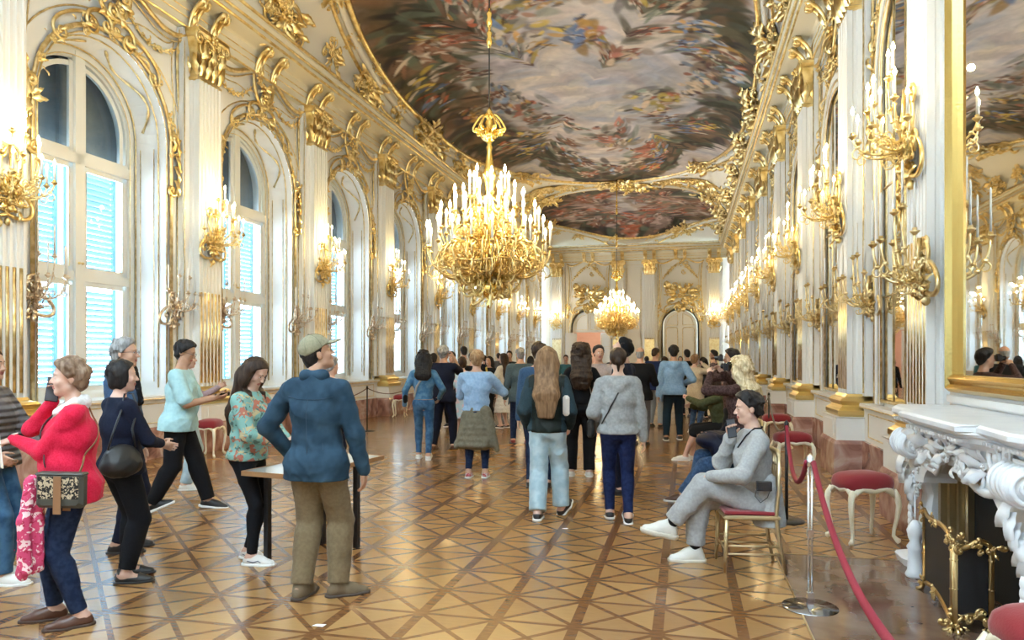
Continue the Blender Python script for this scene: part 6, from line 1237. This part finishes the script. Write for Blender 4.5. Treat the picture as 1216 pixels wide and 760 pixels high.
# --- seated visitors
SIT = .455
def seated(label, u_, s_, psi, H, h, **k): return person(label, u_, s_, psi, H, h, hip_z=(SIT+.115)/H, **k)
person('seated visitor in an olive jacket and dark skirt with bare legs and white shoes', 857, 11., 75, 1.66, .0115, hip_z=.32, female=True, skin=SK3, lean=8, head=(0, -10, 0), footR=(.05, .27), footL=(-.05, .33), handR=(.05, .28, .50), handL=(-.03, .30, .58), poleR=(1, -.4, -.6), poleL=(-1, -.4, -.6), top=dict(mat=cloth('olive_cotton', (.055, .065, .030), (.075, .085, .045), 30.), g=.022, hem=.50, fold=.022, name='jacket'), bottom=dict(kind='shorts', mat=BLK, g=.016, loose=.010), shoes=SW, hair=dict(kind='bob', mat=BRNH))
def lap_bag(c):
    o = world_thing(c, 'bundled_coat', 'dark navy coat bundled on the lap of the seated person in blue jeans', 'coat'); K = c['K']; S = Sdf()
    S.u(el(A_((.0, .17, .40))*K, (.21, .20, .11)), .05); S.u(el(A_((-.09, .10, .34))*K, (.13, .18, .16)), .06); S.u(el(A_((.05, .02, .44))*K, (.16, .13, .12)), .06); S.post = [folds(.045, 17., 6)]; np_obj('cloth', S.mesh(.011), cloth('midnight_nylon', (.008, .012, .035), rough=.5), o)
person('seated person in blue jeans and a brown shoe mostly hidden by the man in grey', 880, 7.95, 82, 1.68, .0105, hip_z=.305, skin=SK1, lean=2, head=(0, -12, 0), footR=(.06, .30), footL=(-.06, .385), handR=(.06, .22, .42), handL=(-.06, .2, .42), top=dict(mat=NAVY, g=.014, hem=.49), bottom=dict(mat=JEAN, loose=.012, g=.010), shoes=dict(mat=BRSH, sole=WSO), hair=dict(kind='short', mat=BRNH), extra=lap_bag)
def blazer_extra(c):
    K, T, e = c['K'], c['T'], c['e']; phone(c, 'R', 'grey smartphone held to the cheek of the seated man in the blazer', (0, .1, 1))
    o = world_thing(c, 'compact_camera', 'small black camera with wrist strap resting on the lap of the seated man', 'camera'); M4 = frame4(tuple(A_((-.135, .0, .375))*K), (.1, 1, 0), (0, 0, 1)); slab('camera_body', M4, (-.055, -.035, -.02), (.055, .035, .02), PHB, o, .005); b = MB(); b.lathe([(.026, 0), (.026, .05), (.022, .055)], 14); MB().join(b, M4 @ Matrix.Translation((.01, 0, .015))).build('lens', PHB, o); b = MB(); b.tube([(.05, -.02, 0), (.06, -.08, .02), (.02, -.13, .03), (-.03, -.09, .03), (-.05, -.02, .01)], .003, 5); MB().join(b, M4).build('strap', LTH, o)
    sm = MB(); P = hug(c, np.array([T(p) for p in [(-.05, -.03, .845), (-.055, .0, .84), (-.05, .04, .815), (-.03, .07, .76)]])*K, .003); sm.tube([tuple(p) for p in P], .006, 5); P = hug(c, np.array([T(p) for p in [(-.05, -.03, .845), (0, -.05, .845), (.05, -.03, .845)]])*K, .003); sm.tube([tuple(p) for p in P], .006, 5); sm.build('lapel_edge', BLK, e)
    S = Sdf(); pp = c['pel']
    S.u(rc((pp+A_((-.04, -.035, .06)))*K, (pp+A_((-.055, -.045, -.085)))*K, .066*K, .070*K), .04); S.u(rc((pp+A_((.04, -.035, .06)))*K, (pp+A_((.055, -.045, -.085)))*K, .066*K, .070*K), .04); S.post = [folds(.012, 22., 9), cutz((c['pel'][2]-.10)*K)]; np_obj('blazer_skirt', S.mesh(.009), GBLZ, e)
GBLZ = cloth('light_grey_linen', (.36, .365, .37), (.42, .43, .43), 60.)
person('young man in a light grey blazer sitting cross legged with a phone at his cheek', 897, 5.50, 86, 1.735, .0082, hip_z=.292, skin=SK3, lean=3, head=(0, -2, 0), footL=(.015, .375, .165), footR=(.045, .255, .045), kneeL=(0, .6, 1), kneeR=(0, .8, 1), heel=(0, -12), toe=(0, 0), handR=(.040, .100, .560), poleR=(.8, -.1, -1), handL=(-.055, .205, .40), poleL=(-1, -.5, -.4), curlR=1.0, curlL=.3, fingR=(-.3, .1, 1), palmR=(-1, -.2, 0), fingL=(.45, .8, -.2), palmL=(0, .1, -1),
       top=dict(mat=GBLZ, g=.020, hem=.50, fold=.020, name='blazer', waist=.008, wide=1.1, neck=.84), bottom=dict(mat=cloth('pale_grey_wool', (.34, .35, .36), (.40, .41, .42), 50.), loose=.008, g=.012, fold=.014, cuff=.90), shoes=dict(mat=mat('chunky_white_shoe', (.70, .69, .64), .55, bump=(35., .5)), sole=mat('cream_sole', (.66, .62, .54), .6), thick=.020, sock=BLK), hair=dict(kind='short', mat=BLACKH, g=.15, rough=.022, freq=60.), extra=blazer_extra)
# ================================================================ furniture, barriers, fireplace
CREAM = mat('cream_gilt_wood', (.84, .78, .62), .35, noise=(8., (.72, .58, .34), .55, .75))
def make_stool():
    e = empty('upholstered_stool'); tag(e, '', 'stool')
    s = MB(); N = 20
    def ring(h, z):
        out = []
        for i in range(N):
            t = 2*pi*i/N; c, q = cos(t), sin(t); out.append((.27*h*math.copysign(abs(c)**.5, c), .19*h*math.copysign(abs(q)**.5, q), z))
        return out
    s.loft([ring(.96, .43), ring(1.02, .45), ring(1.03, .48), ring(.97, .52), ring(.8, .545), ring(.5, .56), ring(.1, .565)], 0, cap=True); s.build('seat', RED, e)
    a = MB()
    for x0, y0, x1, y1 in ((-.24, -.17, .24, -.17), (-.24, .17, .24, .17), (-.24, -.17, -.24, .17), (.24, -.17, .24, .17)):
        pts = []
        for i in range(9): t = i/8; pts.append((x0+(x1-x0)*t, y0+(y1-y0)*t, .40+.035*(sin(pi*t)**.6) - .015*cos(4*pi*t)))
        a.tube(pts, .028, 6, flat=.8)
    a.build('apron', CREAM, e)
    for sx in (-1, 1):
        for sy in (-1, 1):
            l = MB(); k = [(0, .42, .030), (.035, .37, .032), (.048, .30, .028), (.03, .20, .021), (.005, .11, .017), (.0, .06, .018), (.03, .03, .022), (.05, .02, .026), (.055, .012, .012)]
            dx, dy = sx*.8, sy*.6; l.tube([(sx*.23+dx*o, sy*.16+dy*o, z) for o, z, r in k], [r for o, z, r in k], 8); l.build('leg', CREAM, e)
    return snap(e)
st0 = make_stool()
stools = [(1024, 642, 25, 'red damask stool with cream cabriole legs standing in front of the wall by the fireplace'), (941, 566, 10, 'red stool with curved cream legs standing just behind the steel stanchion post'),
          (922, 532, 5, 'small red stool further along the mirror wall, behind the blond woman'), (249, 542, -75, 'red stool against the window wall behind the man in the aqua shirt'),
          (404, 519, -75, 'red stool by the window wall, left of the rope stanchion'), (475, 495, -75, 'farthest red stool at the window wall, right of the rope stanchion'), (1262, 905, 20, 'red stool cut off by the bottom right corner of the picture')]
for i, (u, v, a, lab) in enumerate(stools):
    s = 1360/(v-VH); r = (u-U0)*s/F_PX; x, y = rs(r, s); o = st0 if i == 0 else dup(st0); o.scale = (.86, .86, 1.08); o.location = (x, y, 0); o.rotation_euler = (0, 0, math.radians(a)); o['label'] = lab; o['group'] = 'red upholstered stools'
# benches behind stool rails: stanchions and ropes
def make_stanchion(steel=True):
    e = empty('rope_stanchion'); tag(e, '', 'barrier post'); m = STEEL if steel else BLACKM
    b = MB(); b.lathe([(.165, 0), (.17, .004), (.168, .012), (.02, .022)], 40); b.build('base', mat('steel_disc', (.35, .36, .38), .12, 1.) if steel else BLACKM, e)
    p = MB()
    if steel:
        for s in (-1, 1): p.tube([(s*.011, 0, .02), (s*.011, 0, .93)], .007, 8)
        p.box((-.02, -.012, .46), (.02, .012, .50)); p.box((-.02, -.012, .10), (.02, .012, .02))
    else: p.tube([(0, 0, .02), (0, 0, .93)], .016, 8)
    p.build('pole', m, e)
    c = MB(); c.lathe([(.018, .90), (.022, .92), (.022, .96), (.012, .975), (.004, .985)], 12); c.build('cap', m, e); return snap(e)
sp = make_stanchion(); sb = make_stanchion(False)
def at(u, v): s = 1360/(v-VH); r = (u-U0)*s/F_PX; return rs(r, s)
SP = [(sp, at(962, 722), 'steel rope stanchion with round mirror base in the right foreground'), (None, at(934, 619), 'dark stanchion half hidden behind the seated man'),
      (sb, at(436, 512), 'thin black stanchion near the window wall between two red stools')]
o = sp; o.location = (*SP[0][1], 0); o.rotation_euler = (0, 0, TH); o['label'] = SP[0][2]; o['group'] = 'rope barrier posts'
sb.location = (*SP[2][1], 0); sb['label'] = SP[2][2]; sb['group'] = 'rope barrier posts'
posts = [SP[1][1]]; o = dup(sb, (*SP[1][1], 0), 0, SP[1][2], 'rope barrier posts')
fars = [at(913, 533), at(901, 516), at(893, 500)]
for k, p in enumerate(fars): dup(sb, (*p, 0), 0, 'dark barrier post by the mirror wall, %s of the three behind the seated man' % ('nearest', 'middle', 'farthest')[k], 'rope barrier posts')
def rope(p, q, sag, r, label, m, z=.93, n=24, zq=None):
    mb = MB(); zq = z if zq is None else zq
    mb.tube([(p[0]+(q[0]-p[0])*t, p[1]+(q[1]-p[1])*t, z+(zq-z)*t-4*sag*t*(1-t)) for t in [i/n for i in range(n+1)]], r, 8); o = mb.build('barrier_rope', m)
    tag(o, label, 'rope', 'barrier ropes'); return o
P0 = SP[0][1]; near = rs(.85, 1.3); wallp = at(905, 560)
rope((P0[0]+.02, P0[1]), near, .23, .016, 'crimson rope hanging from the steel stanchion towards the bottom of the picture', ROPE)
rope((P0[0]-.02, P0[1]), SP[1][1], .30, .017, 'crimson rope sagging between the steel stanchion and the dark post behind the seated man', ROPE)
dup(sp, (*near, 0), TH, 'steel stanchion below the picture holding the end of the crimson rope', 'rope barrier posts')
rope(SP[1][1], fars[0], .25, .012, 'dark rope from the post behind the seated man to the next post', BLACKM)
rope(fars[0], fars[1], .2, .010, 'dark rope between the nearest two far posts', BLACKM); rope(fars[1], fars[2], .2, .010, 'dark rope between the farthest two posts', BLACKM)
lp = SP[2][1]; rope(lp, at(492, 500), .18, .009, 'dark brown rope running right from the thin black stanchion', mat('brown_rope', (.12, .04, .04), .8)); rope(lp, at(380, 522), .16, .009, 'dark brown rope running left from the thin black stanchion', mat('brown_rope', (.12, .04, .04), .8))
rope(at(205, 533), at(250, 520), .03, .012, 'short crimson rope behind the man in the aqua shirt', ROPE, .55)
# ---------------------------------------------------------------- the thin table
e = empty('display_table'); tag(e, 'thin topped table with black square legs behind the man in the cap', 'table')
A = Vector(rs(-1.56, 5.19)); B = Vector(rs(-1.12, 6.23)); ex = (B-A).normalized(); ey = Vector((-ex.y, ex.x)); L = (B-A).length; W = .51
e.location = (A.x, A.y, 0); e.rotation_euler = (0, 0, math.atan2(ex.y, ex.x))
t = MB(); t.box((0, 0, .722), (L, W, .742)); t.build('table_top', mat('glossy_panel', (.62, .64, .62), .12, coat=.5), e)
t = MB(); t.box((-.006, -.006, .708), (L+.006, .006, .744)); t.box((-.006, W-.006, .708), (L+.006, W+.006, .744)); t.box((-.006, .006, .708), (.006, W-.006, .744)); t.box((L-.006, .006, .708), (L+.006, W-.006, .744)); t.build('wood_edge', mat('edge_wood', (.34, .18, .08), .4), e)
for x in (.16, L-.30):
    for y in (.06, W-.10): l = MB(); l.box((x, y, 0), (x+.045, y+.045, .712), bev=.003); l.build('leg', BLACKM, e)
# ---------------------------------------------------------------- gilt banquet chairs
CHG = mat('chair_gilt', (.62, .50, .30), .32, .85)
def make_chair():
    e = empty('gilt_chair'); tag(e, '', 'chair')
    s = MB(); s.box((-.19, -.19, .425), (.19, .20, .455), bev=.012); s.build('seat_cushion', RED, e)
    f = MB(); f.box((-.20, -.20, .395), (.20, .21, .428), bev=.01); f.build('seat_frame', CHG, e)
    for x in (-.18, .18):
        l = MB(); l.tube([(x, .185, .40), (x, .19, .2), (x*1.02, .20, 0)], [.014, .016, .012], 8)
        for z in (.12, .27, .30): l.ell((x, .19, z), (.018, .018, .01))
        l.build('leg', CHG, e)
        l = MB(); l.tube([(x, -.19, .88), (x, -.19, .62), (x, -.17, .42), (x, -.20, .2), (x*1.02, -.24, 0)], [.012, .014, .017, .015, .012], 8); l.build('leg', CHG, e)
    b = MB(); b.tube([(-.18, -.19, .87), (-.09, -.20, .895), (.09, -.20, .895), (.18, -.19, .87)], .018, 8); b.tube([(-.18, -.185, .56), (.18, -.185, .56)], .012, 6); b.tube([(-.18, -.19, .80), (.18, -.19, .80)], .010, 6)
    for k in range(5): x = -.12+.06*k; b.tube([(x, -.187, .56), (x, -.195, .89)], .008, 6)
    b.build('backrest', CHG, e)
    r = MB()
    for z, x0 in ((.14, .18), (.20, .18)):
        for s_ in (-1, 1): r.tube([(s_*x0, .19, z), (s_*x0, -.20, z)], .008, 6)
    r.tube([(-.18, .19, .17), (.18, .19, .17)], .008, 6); r.tube([(-.18, -.2, .17), (.18, -.2, .17)], .008, 6); r.build('stretcher', CHG, e); return snap(e)
c0 = make_chair()
def seat_at(u_, s_, psi): x, y = rs((u_-U0)*s_/F_PX, s_); return x, y, TH + math.radians(psi)
SEATS = [(887, 5.47, 84, 'gilt bamboo style chair under the seated man in the grey blazer'), (880, 8.0, 82, 'gilt chair under the seated person in blue jeans'), (860, 11.0, 75, 'gilt chair with red cushion under the seated person in the olive jacket')]
for i, (u_, s_, psi, lab) in enumerate(SEATS):
    x, y, a = seat_at(u_, s_, psi); o = c0 if i == 0 else dup(c0); o.location = (x, y, 0); o.rotation_euler = (0, 0, a); o['label'] = lab; o['group'] = 'gilt visitor chairs'
# ---------------------------------------------------------------- fireplace
XW = CX+WALLX-.30; FY = 5.12
def FM(): return Matrix.Translation((XW, FY, 0)) @ Matrix.Rotation(RR, 4, 'Z')       # local x: towards camera is +x (world -y)
e = empty('fireplace', (XW, FY, 0), RR); e.scale = (1, 1, 1.04); tag(e, 'carved white marble fireplace with scrolled consoles below the big mirror', 'fireplace')
m = MB()                                                             # shelf with a breakfront plan
def shelf(z0, z1, g, k=0): 
    P = [(-1.28-g, 0), (-1.28-g, -.42-g), (-1.02-g*.5, -.52-g), (-.62+g, -.50-g), (-.52-g, -.60-g), (.52+g, -.60-g), (.62-g, -.50-g), (1.02+g*.5, -.52-g), (1.28+g, -.42-g), (1.28+g, 0)]
    return [(x, y, z0) for x, y in P], [(x, y, z1) for x, y in P]
prof = [(-.10, 1.02), (-.08, 1.05), (-.05, 1.06), (-.05, 1.085), (-.01, 1.10), (.02, 1.115), (.035, 1.13), (.035, 1.155), (.02, 1.17)]
m.loft([shelf(z, z, g)[0] for g, z in prof], 0, closed=False, smooth=False); top = shelf(1.17, 1.17, .02)[0]; m.add(top, [tuple(range(len(top)))], 0, False); m.add(shelf(1.02, 1.02, -.10)[0], [tuple(range(len(top)-1, -1, -1))], 0, False)
for k in range(44): x = -1.2+2.4*k/43; yy = -.60 if abs(x) < .52 else -.50; m.box((x-.012, yy-.005, 1.062), (x+.012, yy+.06, 1.082))
m.build('mantel_shelf', STATUARY, e)
m = MB(); n = 18
front = [(-1.0, .62), (-1.0, 1.02), (1.0, 1.02), (1.0, .62)] + [(.66*cos(pi*i/n)*1.0, .66+.20*sin(pi*i/n)) for i in range(n+1)]
m.prism(front, -.44, -.05); 
for s in (-1, 1): cscroll(m, (s*.12, .94), (s*.75, .90), -s*.18, .022, 0, -.45, .25); cscroll(m, (s*.3, .86), (s*.7, .96), s*.25, .016, 0, -.45); 
random.seed(3); cluster(m, (-.5, .93), .5, .10, 16, 0, -.45, .012); cluster(m, (.5, .93), .5, .10, 16, 0, -.45, .012); cluster(m, (0, .93), .3, .22, 16, 0, -.48, .02)
m.build('frieze', STATUARY, e)
for s in (-1, 1):                                                    # splayed console jambs
    j = MB(); sec = []
    for z, w, d0, x in ((0, .15, .50, 1.00), (.06, .16, .52, 1.00), (.09, .11, .44, .98), (.30, .10, .38, .94), (.55, .10, .36, .90), (.72, .11, .40, .90), (.84, .12, .43, .92), (.95, .13, .45, .93), (1.03, .13, .46, .93)):
        sec.append([(s*x-w, 0, z), (s*x-w, -d0+.03, z), (s*x-w*.6, -d0, z), (s*x+w*.6, -d0, z), (s*x+w, -d0+.03, z), (s*x+w, 0, z)])
    j.loft(sec, 0, closed=False, smooth=False)
    vc = (-.46, .91); x0, x1 = s*.93-.115, s*.93+.115; j.loft([[(xx, vc[0]+.105*cos(t), vc[1]+.10*sin(t)) for t in [2*pi*i/28 for i in range(28)]] for xx in (x0, x1)], 0, cap=True)
    for xx in (x0, x1):
        j.tube([(xx, x, z) for x, z in spiral(vc, .10, .3, -2.1, 34, .1)], [.017*(1-.5*i/34) for i in range(35)], 7)
        for q in range(7):
            sd_ = MB(); leaf(sd_, (-.40+.06*q, .84-.045*q), .9+.12*q, .15-.008*q, .045, 0, 0, .25); sd2 = MB(); sd2.add([(xx+(y_ if xx == x0 else -y_), x_, z_) for x_, y_, z_ in sd_.v], sd_.f); j.join(sd2)
    for q in range(4): j.tube([(x0+(x1-x0)*(q+.5)/4, vc[0]+.107*cos(t), vc[1]+.102*sin(t)) for t in [pi*.6+pi*.9*i/12 for i in range(13)]], .011, 6)
    random.seed(12+s); 
    for k in range(6): leaf(j, (s*.93, .82-.05*k), -pi/2+s*random.uniform(-.6, .6), .14, .05, 0, -.52+.02*k, .2)
    for k in range(18): flower(j, (s*.93+random.uniform(-.16, .16), .62+random.uniform(-.08, .12)), random.uniform(.028, .048), 0, -.43)
    line(j, [(s*.95-.04, .14), (s*.93-.04, .52), (s*.93+.04, .52), (s*.95+.04, .14)], .008, y=-.43, closed=True)
    for k in range(5): leaf(j, (s*.95, .16+.05*k), pi/2, .10, .03, 0, -.43, .3)
    j.build('console_jamb', STATUARY, e)
g = MB()
for a_, b_ in (((-.84, -.30), (-.66, -.26)),): pass
for s in (-1, 1):
    for k, (o_, d_) in enumerate(((.80, .30), (.74, .26), (.68, .22), (.62, .18))): x0, x1 = sorted((s*o_, s*(o_-.05))); g.box((x0, -d_, 0), (x1, -d_+.05, .80-.02*k))
    g.tube([(s*.60, -.17, 0), (s*.60, -.17, .70)], .018, 6)
g.box((-.82, -.26, .70), (.82, -.16, .80)); g.tube([(-.6, -.17, .70), (-.3, -.17, .72), (0, -.17, .66), (.3, -.17, .72), (.6, -.17, .70)], .02, 6)
cluster(g, (0, .70), .4, .08, 8, 0, -.18, .01); g.build('brass_insert', mat('aged_brass', (.62, .50, .30), .3, .9, bump=(20., .2)), e)
d = MB(); d.box((-.62, -.14, 0), (.62, -.03, .75)); d.build('firebox', DARK, e)
# andiron like bracket beside the far jamb
o = MB(); o.lathe([(.06, 0), (.07, .02), (.055, .05), (.05, .20), (.06, .22), (.035, .26), (.05, .30), (.06, .34), (.04, .38), (.02, .41)], 10); o = o.build('marble_fender_post', STATUARY); x, y = at(1087, 686); o.location = (x, y, .004); tag(o, 'small white marble post beside the fireplace foot', 'post')
# fire screen of three leaves
BG = mat('screen_gilding', (.68, .50, .24), .3, 1., bump=(60., .4))
def screen_leaf(name_x0, name_x1, h0, h1, parent, M):
    random.seed(int(h0*100)); f = MB(); w = name_x1-name_x0; x0, x1 = name_x0, name_x1
    top = bez((x0, h0), (x0+w*.25, h0-.10), (x0+w*.6, h1+.10), (x1, h1), 10); bot = bez((x1, .05), (x1-w*.3, .12), (x0+w*.3, .12), (x0, .05), 10)
    loop = top+bot; line(f, loop, .017, y=0, seg=6, closed=True)
    for p in (top[5], bot[5], top[0], top[-1], bot[0], bot[-1]): cluster(f, p, .09, .07, 8, 0, -.01, .008)
    for z in (.25, .42): flower(f, (x0, z), .02, 0, 0); flower(f, (x1, z), .02, 0, 0)
    for p in (x0, x1): f.tube([(p, 0, .05), (p+.01, -.02, .015), (p, -.045, .004)], [.016, .014, .012], 6)
    mesh = MB(); mesh.prism(loop, .004, .008); a = MB().join(f, M); a.build('gilt_frame', BG, parent); a = MB().join(mesh, M); a.build('screen_mesh', BLACKG, parent)
e = empty('fire_screen', (0, 0, 0)); tag(e, 'gilt framed folding fire screen with black panels standing before the fireplace', 'fire screen')
a0 = Vector(at(1097, 700)); a1 = Vector(at(1131, 752)); a2 = Vector(at(1184, 752)); a2 = Vector(rs((1180-U0)*4.12/F_PX, 4.12)); a3 = a2+Vector((.25, -.35))
def seg(p, q): d = q-p; return Matrix.Translation((p.x, p.y, .003)) @ Matrix.Rotation(math.atan2(d.y, d.x), 4, 'Z'), d.length
for (p, q, h0, h1) in ((a0, a1, .56, .53), (a1, a2, .52, .50)): M_, L_ = seg(p, q); screen_leaf(.012, L_-.012, h0, h1, e, M_)
# hearth slab let into the floor
h0 = at(948, 672); hs = MB(); X0 = at(952, 676)[0]; hs.box((XW-1.42, FY-1.25, 0), (XW-.15, FY+1.05, .006), 0, bev=.002); o = hs.build('hearth_slab', mat('brown_marble', (.12, .065, .045), .10, noise=(3., (.26, .17, .12), .4, .75), spec=.6)); tag(o, 'dark polished brown marble hearth slab in front of the fireplace', 'hearth')
hl = MB(); hl.tube([(XW-1.42, FY-1.25, .004), (XW-1.42, FY+1.0, .004), (XW-1.37, FY+1.05, .004), (XW-.5, FY+1.05, .004)], .006, 5); o = hl.build('brass_strip', CHG); tag(o, 'thin metal strip edging the dark hearth slab', 'edging')
# litter
for u_, v_, lab in ((379, 743, 'white paper scrap on the parquet near the man in the cap'), (671, 628, 'tiny white paper scrap on the parquet behind the woman in pale jeans')):
    o = MB(); o.add([(-.05, -.02, .002), (.04, -.025, .003), (.05, .02, .006), (-.03, .02, .003)], [(0, 1, 2, 3)], 0, False); k = .8 if u_ < 400 else .6
    o.v = [(a*k, b*k, c) for a, b, c in o.v]; o = o.build('paper_scrap', mat('paper', (.9, .9, .88), .8)); x, y = at(u_, v_); o.location = (x, y, 0); tag(o, lab, 'paper')
# ================================================================ light and camera
import os
W = bpy.data.worlds.new('World'); SC.world = W; W.use_nodes = True; bg = W.node_tree.nodes['Background']
bg.inputs[0].default_value = (.66, .84, 1., 1); bg.inputs[1].default_value = WORLD_E
for k, y in enumerate(BAY):                                          # daylight portals in the window openings
    l = bpy.data.lights.new('window_daylight_portal', 'AREA'); l.shape = 'RECTANGLE'; l.size = 2.5; l.size_y = 5.5; l.cycles.is_portal = True
    o = bpy.data.objects.new('window_daylight_portal', l); COL.objects.link(o); o.location = (CX-WALLX-1.05, y, 3.6); o.rotation_euler = (pi/2, 0, -pi/2)
for i, (x, y, z, e, r, c) in enumerate(LAMPS):
    l = bpy.data.lights.new('candle_and_fill_glow', 'POINT'); l.energy = e*LAMP_E; l.shadow_soft_size = r; l.color = c
    o = bpy.data.objects.new('candle_and_fill_glow', l); COL.objects.link(o); o.location = (x, y, z)
cam = bpy.data.cameras.new('camera'); co = bpy.data.objects.new('camera', cam); COL.objects.link(co)
cam.sensor_width = 36; cam.lens = F_PX/1216*36; cam.shift_y = 44/1216; cam.clip_start = .05; cam.clip_end = 200
co.location = (0, 0, CAMZ); co.rotation_euler = (pi/2, 0, TH); SC.camera = co
SC.view_settings.view_transform = 'Standard'; SC.view_settings.look = 'None'; SC.view_settings.gamma = 1; SC.view_settings.use_curve_mapping = False; SC.view_settings.exposure = EXPO
cy = SC.cycles; cy.use_denoising = True; cy.max_bounces = 8; cy.diffuse_bounces = 4; cy.glossy_bounces = 4; cy.transparent_max_bounces = 12; cy.transmission_bounces = 4
cy.sample_clamp_indirect = 6.; cy.sample_clamp_direct = 0; cy.caustics_reflective = False; cy.caustics_refractive = False; cy.use_light_tree = True
